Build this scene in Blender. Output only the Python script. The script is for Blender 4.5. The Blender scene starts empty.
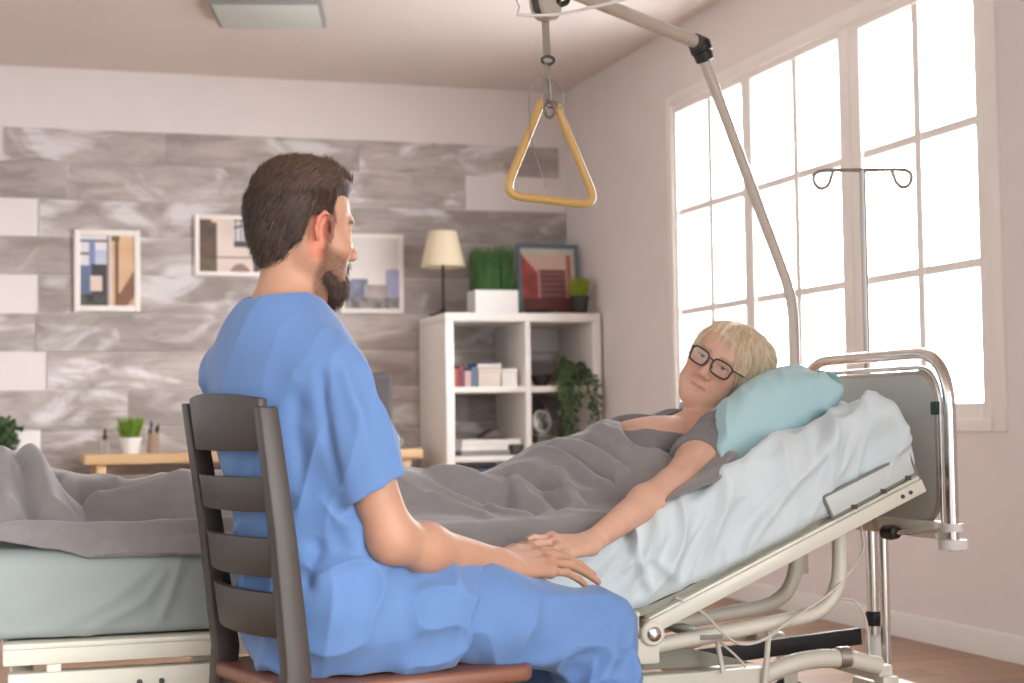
import bpy, bmesh, math, random
import numpy as np
from mathutils import Vector, Matrix, Euler

random.seed(7)
rng = np.random.default_rng(7)
SC = bpy.context.scene
COL = SC.collection
PI = math.pi

# ------------------------------------------------------------------ view
SC.view_settings.view_transform = 'Standard'
SC.view_settings.look = 'None'
SC.view_settings.gamma = 1.0
SC.view_settings.use_curve_mapping = False
SC.view_settings.exposure = 0.85

YAW, PITCH, ROLL = math.radians(17.6), math.radians(2.8), 0.0146
fw = Vector((math.sin(YAW) * math.cos(PITCH), math.cos(YAW) * math.cos(PITCH), math.sin(PITCH)))
rt = Vector((math.cos(YAW), -math.sin(YAW), 0))
up = rt.cross(fw)
rt2 = math.cos(ROLL) * rt - math.sin(ROLL) * up
up2 = math.sin(ROLL) * rt + math.cos(ROLL) * up
camd = bpy.data.cameras.new('camera')
cam = bpy.data.objects.new('camera', camd)
COL.objects.link(cam)
m = Matrix.Identity(4)
for i in range(3):
    m[i][0], m[i][1], m[i][2] = rt2[i], up2[i], -fw[i]
m[2][3] = 0.86
cam.matrix_world = m
camd.sensor_width = 36.0
camd.lens = 1640.0 / 1024.0 * 36.0
camd.clip_start = 0.05
camd.dof.use_dof = True
camd.dof.focus_distance = 3.55
camd.dof.aperture_fstop = 4.5
SC.camera = cam

# ------------------------------------------------------------------ materials
def nt(mat):
    return mat.node_tree.nodes, mat.node_tree.links

def mat(name, col, rough=0.6, metal=0.0, var=0.0, scale=8.0, bump=0.0, bscale=60.0, spec=0.5, sheen=0.0,
        trans=0.0, coat=0.0, stretch=(1, 1, 1), sss=0.0, attr=None, wrinkle=0.0, wscale=9.0):
    """principled surface with procedural colour variation and fine bump"""
    M = bpy.data.materials.new(name)
    M.use_nodes = True
    N, L = nt(M)
    b = N['Principled BSDF']
    b.inputs['Base Color'].default_value = (*col, 1)
    b.inputs['Roughness'].default_value = rough
    b.inputs['Metallic'].default_value = metal
    b.inputs['Specular IOR Level'].default_value = spec
    if sheen:
        b.inputs['Sheen Weight'].default_value = sheen
        b.inputs['Sheen Roughness'].default_value = 0.5
    if trans:
        b.inputs['Transmission Weight'].default_value = trans
    if coat:
        b.inputs['Coat Weight'].default_value = coat
    if sss:
        b.inputs['Subsurface Weight'].default_value = sss
        b.inputs['Subsurface Radius'].default_value = (0.012, 0.005, 0.003)
        b.inputs['Subsurface Scale'].default_value = 1.0
    tc = N.new('ShaderNodeTexCoord')
    mp = N.new('ShaderNodeMapping')
    mp.inputs['Scale'].default_value = stretch
    L.new(tc.outputs['Object'], mp.inputs['Vector'])
    src = None
    if attr:
        a = N.new('ShaderNodeAttribute')
        a.attribute_name = attr
        src = a.outputs['Color']
        L.new(src, b.inputs['Base Color'])
    if var:
        n = N.new('ShaderNodeTexNoise')
        n.inputs['Scale'].default_value = scale
        n.inputs['Detail'].default_value = 5
        L.new(mp.outputs['Vector'], n.inputs['Vector'])
        mx = N.new('ShaderNodeMix')
        mx.data_type = 'RGBA'
        mx.blend_type = 'MULTIPLY'
        mx.inputs['Factor'].default_value = 1.0
        mr = N.new('ShaderNodeMapRange')
        mr.inputs['From Min'].default_value = 0.3
        mr.inputs['From Max'].default_value = 0.7
        mr.inputs['To Min'].default_value = 1 - var
        mr.inputs['To Max'].default_value = 1 + var
        L.new(n.outputs['Fac'], mr.inputs['Value'])
        if src is not None:
            L.new(src, mx.inputs['A'])
        else:
            mx.inputs['A'].default_value = (*col, 1)
        L.new(mr.outputs['Result'], mx.inputs['B'])
        L.new(mx.outputs['Result'], b.inputs['Base Color'])
    if bump:
        n2 = N.new('ShaderNodeTexNoise')
        n2.inputs['Scale'].default_value = bscale
        n2.inputs['Detail'].default_value = 3
        L.new(mp.outputs['Vector'], n2.inputs['Vector'])
        bp = N.new('ShaderNodeBump')
        bp.inputs['Strength'].default_value = bump
        bp.inputs['Distance'].default_value = 0.004
        L.new(n2.outputs['Fac'], bp.inputs['Height'])
        L.new(bp.outputs['Normal'], b.inputs['Normal'])
        if wrinkle:
            w1 = N.new('ShaderNodeTexNoise')
            w1.noise_type = 'RIDGED_MULTIFRACTAL'
            w1.inputs['Scale'].default_value = wscale
            w1.inputs['Detail'].default_value = 2.5
            w1.inputs['Distortion'].default_value = 0.4
            mpw = N.new('ShaderNodeMapping')
            mpw.inputs['Scale'].default_value = (1.3, 1.3, 0.6)
            mpw.inputs['Rotation'].default_value = (0.3, 0.5, 0.2)
            L.new(tc.outputs['Object'], mpw.inputs['Vector'])
            L.new(mpw.outputs['Vector'], w1.inputs['Vector'])
            bw = N.new('ShaderNodeBump')
            bw.inputs['Strength'].default_value = wrinkle
            bw.inputs['Distance'].default_value = 0.006
            L.new(w1.outputs['Fac'], bw.inputs['Height'])
            L.new(bp.outputs['Normal'], bw.inputs['Normal'])
            L.new(bw.outputs['Normal'], b.inputs['Normal'])
    return M

def S(r, g, b):
    """8-bit sRGB to linear"""
    return tuple(((c / 255 + 0.055) / 1.055) ** 2.4 if c > 10 else c / 255 / 12.92 for c in (r, g, b))

# ------------------------------------------------------------------ mesh helpers
class MB:
    def __init__(s):
        s.v = []
        s.f = []

    def add(s, v, f):
        o = len(s.v)
        s.v += [tuple(p) for p in v]
        s.f += [tuple(i + o for i in q) for q in f]
        return s

    def box(s, lo, hi, M=None):
        (x0, y0, z0), (x1, y1, z1) = lo, hi
        v = [(x0, y0, z0), (x1, y0, z0), (x1, y1, z0), (x0, y1, z0), (x0, y0, z1), (x1, y0, z1), (x1, y1, z1), (x0, y1, z1)]
        if M is not None:
            v = [tuple(M @ Vector(p)) for p in v]
        return s.add(v, [(0, 3, 2, 1), (4, 5, 6, 7), (0, 1, 5, 4), (1, 2, 6, 5), (2, 3, 7, 6), (3, 0, 4, 7)])

    def beam(s, a, b, w, h, upv=(0, 0, 1)):
        """rectangular bar from a to b, w across, h along upv"""
        a, b, u = Vector(a), Vector(b), Vector(upv)
        d = (b - a).normalized()
        side = d.cross(u).normalized()
        u = side.cross(d).normalized()
        v = []
        for p in (a, b):
            for i, j in ((-1, -1), (1, -1), (1, 1), (-1, 1)):
                v.append(p + side * (w / 2 * i) + u * (h / 2 * j))
        return s.add(v, [(0, 1, 2, 3), (7, 6, 5, 4), (0, 4, 5, 1), (1, 5, 6, 2), (2, 6, 7, 3), (3, 7, 4, 0)])

    def tube(s, pts, r, n=12, closed=False):
        pts = [Vector(p) for p in pts]
        rs = r if isinstance(r, (list, tuple)) else [r] * len(pts)
        k = len(pts)
        tang = []
        for i in range(k):
            if closed:
                t = pts[(i + 1) % k] - pts[i - 1]
            else:
                t = pts[min(i + 1, k - 1)] - pts[max(i - 1, 0)]
            tang.append(t.normalized())
        ref = Vector((0, 0, 1)) if abs(tang[0].z) < 0.9 else Vector((0, 1, 0))
        u = tang[0].cross(ref).normalized()
        v = []
        for i in range(k):
            t = tang[i]
            u = (u - t * u.dot(t)).normalized()
            w = t.cross(u)
            for j in range(n):
                a = 2 * PI * j / n
                v.append(pts[i] + (u * math.cos(a) + w * math.sin(a)) * rs[i])
        f = []
        for i in range(k if closed else k - 1):
            i2 = (i + 1) % k
            for j in range(n):
                j2 = (j + 1) % n
                f.append((i * n + j, i * n + j2, i2 * n + j2, i2 * n + j))
        if not closed:
            f.append(tuple(range(n))[::-1])
            f.append(tuple((k - 1) * n + j for j in range(n)))
        return s.add(v, f)

    def ribbon(s, pts, w, t, side):
        """flat strap along pts: w wide along side, t thick"""
        pts = [Vector(p) for p in pts]
        side = Vector(side).normalized()
        k = len(pts)
        v, f = [], []
        for i in range(k):
            d = (pts[min(i + 1, k - 1)] - pts[max(i - 1, 0)]).normalized()
            nn = d.cross(side).normalized()
            for a, b in ((-1, -1), (1, -1), (1, 1), (-1, 1)):
                v.append(pts[i] + side * (a * w / 2) + nn * (b * t / 2))
        for i in range(k - 1):
            for j in range(4):
                f.append((i * 4 + j, i * 4 + (j + 1) % 4, i * 4 + 4 + (j + 1) % 4, i * 4 + 4 + j))
        f += [(3, 2, 1, 0), tuple((k - 1) * 4 + j for j in range(4))]
        return s.add(v, f)

    def lathe(s, prof, c, n=28, axis=(0, 0, 1), cap=True):
        """profile [(r, h)] turned about axis through c"""
        ax = Vector(axis).normalized()
        u = ax.orthogonal().normalized()
        w = ax.cross(u)
        c = Vector(c)
        v, f = [], []
        for r, h in prof:
            for j in range(n):
                a = 2 * PI * j / n
                v.append(c + ax * h + (u * math.cos(a) + w * math.sin(a)) * r)
        for i in range(len(prof) - 1):
            for j in range(n):
                j2 = (j + 1) % n
                f.append((i * n + j, i * n + j2, (i + 1) * n + j2, (i + 1) * n + j))
        if cap:
            f.append(tuple(range(n))[::-1])
            f.append(tuple((len(prof) - 1) * n + j for j in range(n)))
        return s.add(v, f)

    def prism(s, poly, ax0, ax1, dirv, t, c=(0, 0, 0)):
        """2-D polygon in axes ax0, ax1 at c, extruded by t along dirv"""
        c, a0, a1, d = Vector(c), Vector(ax0), Vector(ax1), Vector(dirv)
        n = len(poly)
        v = [c + a0 * p[0] + a1 * p[1] for p in poly] + [c + a0 * p[0] + a1 * p[1] + d * t for p in poly]
        f = [tuple(range(n))[::-1], tuple(range(n, 2 * n))] + [(i, (i + 1) % n, n + (i + 1) % n, n + i) for i in range(n)]
        return s.add(v, f)

    def rot(s, ang, axis, piv):
        R = Matrix.Translation(Vector(piv)) @ Matrix.Rotation(ang, 4, Vector(axis)) @ Matrix.Translation(-Vector(piv))
        s.v = [tuple(R @ Vector(p)) for p in s.v]
        return s

def rnd(pts, r, n=5):
    """round the inner corners of an open polyline with arcs"""
    pts = [Vector(p) for p in pts]
    out = [pts[0]]
    for i in range(1, len(pts) - 1):
        p, a, b = pts[i], pts[i - 1], pts[i + 1]
        da, db = (a - p), (b - p)
        rr = min(r, da.length * 0.49, db.length * 0.49)
        s0, s1 = p + da.normalized() * rr, p + db.normalized() * rr
        for k in range(n + 1):
            t = k / n
            out.append(s0 * (1 - t) ** 2 + p * 2 * t * (1 - t) + s1 * t * t)
    out.append(pts[-1])
    return out

def spl(pts, n=8):
    """catmull-rom through the points"""
    P = [Vector(p) for p in pts]
    P = [P[0] * 2 - P[1]] + P + [P[-1] * 2 - P[-2]]
    out = []
    for i in range(1, len(P) - 2):
        for k in range(n):
            t = k / n
            a, b, c, d = P[i - 1], P[i], P[i + 1], P[i + 2]
            out.append(0.5 * (2 * b + (c - a) * t + (2 * a - 5 * b + 4 * c - d) * t * t + (3 * b - a - 3 * c + d) * t ** 3))
    out.append(P[-2])
    return out

BASE = {}

def thing(name, label, cat, loc=(0, 0, 0), group=None):
    o = bpy.data.objects.new(name, None)
    COL.objects.link(o)
    o.location = loc
    o.empty_display_size = 0.1
    BASE[o] = Vector(loc)
    o['label'] = label
    o['category'] = cat
    if group:
        o['group'] = group
    return o

def tag(o, label, cat, group=None, kind=None):
    o['label'] = label
    o['category'] = cat
    if group:
        o['group'] = group
    if kind:
        o['kind'] = kind
    return o

def fromnp(name, V, F, M, parent=None, smooth=True, label=None, colors=None, sharp=None):
    base = BASE.get(parent, Vector((0, 0, 0))) if parent is not None else Vector((0, 0, 0))
    me = bpy.data.meshes.new(name)
    me.from_pydata([(p[0] - base.x, p[1] - base.y, p[2] - base.z) for p in V], [], [tuple(int(i) for i in q) for q in F])
    me.validate()
    if smooth:
        me.shade_smooth()
        if sharp:
            me.set_sharp_from_angle(angle=math.radians(sharp))
    if colors is not None:
        ca = me.color_attributes.new('paint', 'FLOAT_COLOR', 'POINT')
        buf = np.ones((len(me.vertices), 4), np.float32)
        buf[:, :3] = colors
        ca.data.foreach_set('color', buf.ravel())
    me.materials.append(M)
    o = bpy.data.objects.new(name, me)
    COL.objects.link(o)
    if parent is not None:
        o.parent = parent
        BASE[o] = base
    if label:
        o['label'] = label
    return o

def obj(name, mb, M, parent=None, bevel=0.0, smooth=True, label=None, sharp=35, seg=2):
    bm = bmesh.new()
    vs = [bm.verts.new(p) for p in mb.v]
    for q in mb.f:
        try:
            bm.faces.new([vs[i] for i in q])
        except ValueError:
            pass
    bmesh.ops.recalc_face_normals(bm, faces=bm.faces)
    if bevel:
        es = [e for e in bm.edges if len(e.link_faces) == 2 and e.calc_face_angle(0) > 0.6]
        bmesh.ops.bevel(bm, geom=es, offset=bevel, segments=seg, profile=0.5, affect='EDGES', clamp_overlap=True)
    bm.verts.ensure_lookup_table()
    bm.verts.index_update()
    V = [tuple(v.co) for v in bm.verts]
    F = [tuple(v.index for v in f.verts) for f in bm.faces]
    bm.free()
    return fromnp(name, V, F, M, parent, smooth, label, sharp=sharp)

def struct(name, mb, M, bevel=0.0):
    o = obj(name, mb, M, None, bevel)
    o['kind'] = 'structure'
    return o

# ------------------------------------------------------------------ the room
M_plaster = mat('white plaster', S(232, 224, 221), 0.9, var=0.02, scale=3, bump=0.05, bscale=120)
M_ceil = mat('ceiling paint', S(226, 216, 211), 0.95, var=0.015, scale=2)
M_white = mat('white painted wood', S(236, 230, 224), 0.5, var=0.015)
M_frame = mat('window frame white', S(244, 238, 232), 0.55, var=0.02)
WX, YB, ZC = 3.39, 9.55, 2.90

def floor_mat():
    M = bpy.data.materials.new('oak laminate')
    M.use_nodes = True
    N, L = nt(M)
    b = N['Principled BSDF']
    b.inputs['Roughness'].default_value = 0.42
    tc = N.new('ShaderNodeTexCoord')
    br = N.new('ShaderNodeTexBrick')
    br.inputs['Scale'].default_value = 1.0
    br.inputs['Brick Width'].default_value = 1.2
    br.inputs['Row Height'].default_value = 0.16
    br.inputs['Mortar Size'].default_value = 0.0015
    br.inputs['Color1'].default_value = (*S(146, 112, 88), 1)
    br.inputs['Color2'].default_value = (*S(164, 128, 101), 1)
    br.inputs['Mortar'].default_value = (*S(95, 66, 48), 1)
    L.new(tc.outputs['Object'], br.inputs['Vector'])
    mp = N.new('ShaderNodeMapping')
    mp.inputs['Scale'].default_value = (1.5, 22, 1)
    n = N.new('ShaderNodeTexNoise')
    n.inputs['Scale'].default_value = 2.2
    n.inputs['Detail'].default_value = 7
    L.new(tc.outputs['Object'], mp.inputs['Vector'])
    L.new(mp.outputs['Vector'], n.inputs['Vector'])
    mr = N.new('ShaderNodeMapRange')
    mr.inputs['From Min'].default_value = 0.3
    mr.inputs['From Max'].default_value = 0.7
    mr.inputs['To Min'].default_value = 0.8
    mr.inputs['To Max'].default_value = 1.12
    L.new(n.outputs['Fac'], mr.inputs['Value'])
    mx = N.new('ShaderNodeMix')
    mx.data_type = 'RGBA'
    mx.blend_type = 'MULTIPLY'
    mx.inputs['Factor'].default_value = 1
    L.new(br.outputs['Color'], mx.inputs['A'])
    L.new(mr.outputs['Result'], mx.inputs['B'])
    L.new(mx.outputs['Result'], b.inputs['Base Color'])
    return M

def plank_mat():
    """weathered grey boards: every board its own tone, whitewash smears and grain"""
    M = bpy.data.materials.new('weathered grey planks')
    M.use_nodes = True
    N, L = nt(M)
    b = N['Principled BSDF']
    b.inputs['Roughness'].default_value = 0.8
    tc = N.new('ShaderNodeTexCoord')
    ge = N.new('ShaderNodeNewGeometry')
    off = N.new('ShaderNodeVectorMath')
    off.operation = 'SCALE'
    cmb = N.new('ShaderNodeCombineXYZ')
    for k in ('X', 'Y', 'Z'):
        L.new(ge.outputs['Random Per Island'], cmb.inputs[k])
    L.new(cmb.outputs[0], off.inputs[0])
    off.inputs['Scale'].default_value = 31.0
    add = N.new('ShaderNodeVectorMath')
    add.operation = 'ADD'
    L.new(tc.outputs['Object'], add.inputs[0])
    L.new(off.outputs[0], add.inputs[1])

    def noise(sc, stretch, det, rough=0.55, dist=0.0):
        mp = N.new('ShaderNodeMapping')
        mp.inputs['Scale'].default_value = stretch
        L.new(add.outputs[0], mp.inputs['Vector'])
        n = N.new('ShaderNodeTexNoise')
        n.inputs['Scale'].default_value = sc
        n.inputs['Detail'].default_value = det
        n.inputs['Roughness'].default_value = rough
        n.inputs['Distortion'].default_value = dist
        L.new(mp.outputs['Vector'], n.inputs['Vector'])
        return n.outputs['Fac']

    r1 = N.new('ShaderNodeValToRGB')
    r1.color_ramp.elements[0].position = 0.36
    r1.color_ramp.elements[0].color = (*S(158, 148, 143), 1)
    r1.color_ramp.elements[1].position = 0.64
    r1.color_ramp.elements[1].color = (*S(194, 184, 179), 1)
    L.new(noise(2.6, (1.0, 1, 2.6), 7, 0.6, 0.6), r1.inputs['Fac'])
    # whitewash smears
    r2 = N.new('ShaderNodeValToRGB')
    r2.color_ramp.elements[0].position = 0.52
    r2.color_ramp.elements[0].color = (0, 0, 0, 1)
    r2.color_ramp.elements[1].position = 0.66
    r2.color_ramp.elements[1].color = (1, 1, 1, 1)
    L.new(noise(2.2, (1.0, 1, 2.2), 4, 0.5, 1.2), r2.inputs['Fac'])
    m1 = N.new('ShaderNodeMix')
    m1.data_type = 'RGBA'
    L.new(r2.outputs['Color'], m1.inputs['Factor'])
    L.new(r1.outputs['Color'], m1.inputs['A'])
    m1.inputs['B'].default_value = (*S(222, 217, 217), 1)
    # brown streaks
    r3 = N.new('ShaderNodeValToRGB')
    r3.color_ramp.elements[0].position = 0.54
    r3.color_ramp.elements[0].color = (0, 0, 0, 1)
    r3.color_ramp.elements[1].position = 0.72
    r3.color_ramp.elements[1].color = (0.8, 0.8, 0.8, 1)
    L.new(noise(2.4, (1.0, 1, 7), 6, 0.6, 0.5), r3.inputs['Fac'])
    m2 = N.new('ShaderNodeMix')
    m2.data_type = 'RGBA'
    L.new(r3.outputs['Color'], m2.inputs['Factor'])
    L.new(m1.outputs['Result'], m2.inputs['A'])
    m2.inputs['B'].default_value = (*S(150, 134, 125), 1)
    # per-board tone
    mr = N.new('ShaderNodeMapRange')
    mr.inputs['To Min'].default_value = 0.86
    mr.inputs['To Max'].default_value = 1.1
    L.new(ge.outputs['Random Per Island'], mr.inputs['Value'])
    m3 = N.new('ShaderNodeMix')
    m3.data_type = 'RGBA'
    m3.blend_type = 'MULTIPLY'
    m3.inputs['Factor'].default_value = 1
    L.new(m2.outputs['Result'], m3.inputs['A'])
    L.new(mr.outputs['Result'], m3.inputs['B'])
    L.new(m3.outputs['Result'], b.inputs['Base Color'])
    bp = N.new('ShaderNodeBump')
    bp.inputs['Strength'].default_value = 0.3
    bp.inputs['Distance'].default_value = 0.004
    L.new(noise(6, (1, 1, 12), 5), bp.inputs['Height'])
    L.new(bp.outputs['Normal'], b.inputs['Normal'])
    return M

struct('floor', MB().box((-3.0, -1.5, -0.1), (WX + 0.25, YB + 0.25, 0)), floor_mat())
struct('ceiling', MB().box((-3.0, -1.5, ZC), (WX + 0.25, YB + 0.25, ZC + 0.12)), M_ceil)
struct('wall_back', MB().box((-3.0, YB, 0), (WX, YB + 0.25, ZC)), M_plaster)
Y0w, Y1w, Z0w, Z1w = 5.03, 7.86, 0.84, 2.50      # window opening
wr = MB()
wr.box((WX, -1.5, 0), (WX + 0.25, Y0w, ZC))
wr.box((WX, Y1w, 0), (WX + 0.25, YB + 0.25, ZC))
wr.box((WX, Y0w, 0), (WX + 0.25, Y1w, Z0w))
wr.box((WX, Y0w, Z1w), (WX + 0.25, Y1w, ZC))
struct('wall_right', wr, M_plaster)
bb = MB().prism([(0, 0), (-0.016, 0), (-0.016, 0.078), (-0.01, 0.09), (0, 0.094)], (1, 0, 0), (0, 0, 1), (0, 1, 0), YB + 1.5, (WX, -1.5, 0))
struct('baseboard_right', bb, M_white)
struct('baseboard_back', MB().prism([(0, 0), (-0.016, 0), (-0.016, 0.078), (-0.01, 0.09), (0, 0.094)], (0, 1, 0), (0, 0, 1), (-1, 0, 0), 6.3, (WX - 0.016, YB - 0.02, 0)), M_white)

# boards on the back wall; a few boards are missing and show the plaster
rows = [2.552, 2.36, 2.15, 1.94, 1.722, 1.505, 1.29, 1.075, 0.86, 0.645, 0.43, 0.215, 0.1]
gaps = {0: (-3, 0.062), 2: (-3, 0.254), 4: (-3, 0.254), 6: (-3, 0.297)}
rr = random.Random(3)
pk = MB()
for i in range(len(rows) - 1):
    z1, z0 = rows[i], rows[i + 1]
    x = gaps.get(i, (-3, -2.2 + 0.15 * i))[1]
    end = [3.345, 2.745, 3.385, 3.38, 3.38, 2.99, 3.385, 3.38, 3.36, 3.38, 3.38, 3.38][i]
    cuts = [x]
    while cuts[-1] < end - 0.5:
        cuts.append(min(end, cuts[-1] + rr.uniform(0.7, 1.5)))
    if cuts[-1] < end:
        cuts[-1] = end
    for a, b_ in zip(cuts, cuts[1:]):
        t = rr.uniform(0.010, 0.013)
        pk.box((a + 0.0008, YB - t, z0 + rr.uniform(0.002, 0.005)), (b_ - 0.0008, YB + 0.001, z1 - rr.uniform(0.0005, 0.0015)))
struct('trim_1', pk, plank_mat())

# the window: three casements in one casing
win = MB()
win.box((WX - 0.012, 4.955, 0.80), (WX + 0.02, Y0w + 0.012, Z1w + 0.05))
win.box((WX - 0.012, Y1w - 0.012, 0.80), (WX + 0.02, Y1w + 0.06, Z1w + 0.05))
win.box((WX - 0.012, Y0w, Z1w - 0.012), (WX + 0.02, Y1w, Z1w + 0.05))
win.box((WX - 0.012, Y0w, 0.80), (WX + 0.02, Y1w, Z0w + 0.006))
w1 = struct('window_1', win, M_frame, 0.004)
sash = MB()
bays = [(5.105, 5.922), (6.10, 6.932), (7.035, 7.813)]
ZG0, ZG1 = 0.905, 2.452
edges = [Y0w, 6.01, 6.985, Y1w]
for k, (a, b_) in enumerate(bays):
    s_ = MB()
    s_.box((WX + 0.0, edges[k] + 0.002, Z0w + 0.002), (WX + 0.06, a, Z1w - 0.002))
    s_.box((WX + 0.0, b_, Z0w + 0.002), (WX + 0.06, edges[k + 1] - 0.002, Z1w - 0.002))
    s_.box((WX + 0.0, a, Z0w + 0.002), (WX + 0.06, b_, ZG0))
    s_.box((WX + 0.0, a, ZG1), (WX + 0.06, b_, Z1w - 0.002))
    so = obj('window_sash', s_, M_frame, w1, 0.003)
    mu = MB()
    c = (a + b_) / 2
    mu.box((WX + 0.012, c - 0.024, ZG0), (WX + 0.04, c + 0.024, ZG1))
    for z in (1.413, 1.932):
        mu.box((WX + 0.014, a, z - 0.017), (WX + 0.038, c - 0.024, z + 0.017))
        mu.box((WX + 0.014, c + 0.024, z - 0.017), (WX + 0.038, b_, z + 0.017))
    obj('glazing_bars', mu, M_frame, so)
    g = MB().box((WX + 0.022, a, ZG0), (WX + 0.027, b_, ZG1))
    GM = bpy.data.materials.get('clear glass')
    if GM is None:
        GM = bpy.data.materials.new('clear glass')
        GM.use_nodes = True
        N, L = nt(GM)
        N.remove(N['Principled BSDF'])
        t_ = N.new('ShaderNodeBsdfTransparent')
        gl = N.new('ShaderNodeBsdfGlossy')
        gl.inputs['Roughness'].default_value = 0.02
        mxs = N.new('ShaderNodeMixShader')
        mxs.inputs[0].default_value = 0.03
        L.new(t_.outputs[0], mxs.inputs[1])
        L.new(gl.outputs[0], mxs.inputs[2])
        L.new(mxs.outputs[0], N['Material Output'].inputs['Surface'])
    obj('glass_pane', g, GM, so)

# daylight: an overcast sky, brighter on the window side, open room behind the camera
W = bpy.data.worlds.new('overcast sky')
SC.world = W
W.use_nodes = True
N, L = W.node_tree.nodes, W.node_tree.links
bg = N['Background']
tc = N.new('ShaderNodeTexCoord')
sp = N.new('ShaderNodeSeparateXYZ')
mr = N.new('ShaderNodeMapRange')
mr.inputs['From Min'].default_value = -0.2
mr.inputs['From Max'].default_value = 0.75
mr.inputs['To Min'].default_value = 0.80
mr.inputs['To Max'].default_value = 13.0
mr.interpolation_type = 'SMOOTHSTEP'
L.new(tc.outputs['Generated'], sp.inputs[0])
L.new(sp.outputs['X'], mr.inputs['Value'])
gz = N.new('ShaderNodeMapRange')          # the ground outside is darker than the sky
gz.inputs['From Min'].default_value = -0.25
gz.inputs['From Max'].default_value = 0.05
gz.inputs['To Min'].default_value = 0.38
gz.inputs['To Max'].default_value = 1.0
L.new(sp.outputs['Z'], gz.inputs['Value'])
ml = N.new('ShaderNodeMath')
ml.operation = 'MULTIPLY'
L.new(mr.outputs[0], ml.inputs[0])
L.new(gz.outputs[0], ml.inputs[1])
L.new(ml.outputs[0], bg.inputs['Strength'])
bg.inputs['Color'].default_value = (0.955, 0.98, 1.0, 1)
# ------------------------------------------------------------------ ceiling light
M_lampmetal = mat('grey lamp housing', S(150, 152, 150), 0.5)
M_diff = mat('milky diffuser', S(205, 212, 208), 0.4)
cl = thing('ceiling_light', 'square grey ceiling light panel at the top edge, above the man', 'ceiling light', (1.285, 7.90, ZC))
Mz = Matrix.Translation((1.285, 7.90, ZC)) @ Matrix.Rotation(math.radians(-14), 4, 'Z')
hs = MB().box((-0.27, -0.25, -0.045), (0.27, 0.25, -0.001), Mz)
obj('housing', hs, M_lampmetal, cl, 0.01)
obj('diffuser', MB().box((-0.25, -0.23, -0.052), (0.25, 0.23, -0.0452), Mz), M_diff, cl, 0.004)

# ------------------------------------------------------------------ painted prints
M_print = mat('printed paper', (1, 1, 1), 0.6, attr='paint')
M_pframe = mat('white picture frame', S(240, 232, 226), 0.5)

def print_mesh(name, org, ax0, ax1, w, h, fn, parent, nx=46, ny=60):
    """flat paper whose picture fn(u, v) (v from the top) is printed vertex by vertex"""
    org, a0, a1 = Vector(org), Vector(ax0), Vector(ax1)
    V, C, F = [], [], []
    for j in range(ny + 1):
        for i in range(nx + 1):
            u, v = i / nx, j / ny
            V.append(org + a0 * (u * w) + a1 * ((1 - v) * h))
            C.append(S(*fn(u, v)))
    for j in range(ny):
        for i in range(nx):
            a = j * (nx + 1) + i
            F.append((a, a + nx + 1, a + nx + 2, a + 1))
    return fromnp(name, V, F, M_print, parent, smooth=False, colors=np.array(C))

pr_ = random.Random(11)
NZ = [[pr_.random() for _ in range(24)] for _ in range(24)]

def nz(u, v, k=8):
    x, y = (u * k) % 23, (v * k) % 23
    i, j = int(x), int(y)
    fx, fy = x - i, y - j
    return (NZ[i][j] * (1 - fx) + NZ[i + 1][j] * fx) * (1 - fy) + (NZ[i][j + 1] * (1 - fx) + NZ[i + 1][j + 1] * fx) * fy

def mixc(a, b, t):
    return tuple(a[i] * (1 - t) + b[i] * t for i in range(3))

def pic_street(u, v):
    if u < 0.49:
        c = mixc((214, 214, 222), (232, 226, 226), nz(u, v, 6))
        if 0.05 < v < 0.10 or 0.24 < v < 0.27 and u < 0.2:
            c = (86, 84, 86)
        if 0.16 < u < 0.27 and 0.08 < v < 0.45:
            c = (128, 142, 182)
        if u > 0.27 and 0.2 < v < 0.4:
            c = mixc((180, 190, 214), (205, 208, 222), nz(u, v, 9))
        if v > 0.40 + 0.1 * abs(u - 0.35) and u > 0.17:
            c = (72, 66, 74)
        if u <= 0.2 and v > 0.43:
            c = mixc((120, 136, 170), (92, 104, 134), v)
        if 0.18 < u < 0.41 and 0.58 < v < 0.8:
            c = (226, 204, 188)
        if v > 0.84:
            c = mixc((46, 42, 44), (96, 96, 92), nz(u, v, 14))
        return c
    if u < 0.53:
        return (150, 132, 120)
    if u < 0.57:
        return (222, 210, 204)
    c = mixc((222, 190, 156), (210, 166, 126), nz(u, v, 5))
    if 0.64 < u < 0.70 and v > 0.08:
        c = (112, 84, 70)
    if u > 0.68 and v > 0.95 - 1.2 * (u - 0.62) and v < 1.3 - 1.1 * (u - 0.6):
        c = (136, 96, 76)
    if v < 0.07 and u < 0.72:
        c = (110, 104, 60)
    return c

def pic_house(u, v):
    if u < 0.3:
        c = mixc((84, 74, 72), (122, 92, 72), nz(u, v, 10))
        if v > 0.75:
            c = mixc((94, 88, 66), (128, 104, 84), nz(u, v, 12))
        if v < 0.06 and u > 0.2:
            c = (230, 196, 160)
        return c
    c = mixc((230, 214, 204), (220, 202, 190), nz(u, v, 4))
    if 0.57 < u < 0.88 and v < 0.52:
        c = (214, 212, 214) if int(u * 40) % 3 else (104, 98, 98)
        if v > 0.4 or v < 0.03 or abs(v - 0.12 + 0.25 * (u - 0.7)) < 0.02:
            c = (86, 78, 78)
    if v > 0.74 and (u - 0.68) ** 2 * 6 + (v - 1.1) ** 2 * 3 < 0.2:
        c = (158, 128, 128)
    if 0.9 < u and v > 0.6:
        c = (96, 92, 94)
    if 0.71 < v < 0.74:
        c = (150, 130, 122)
    return c

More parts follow.
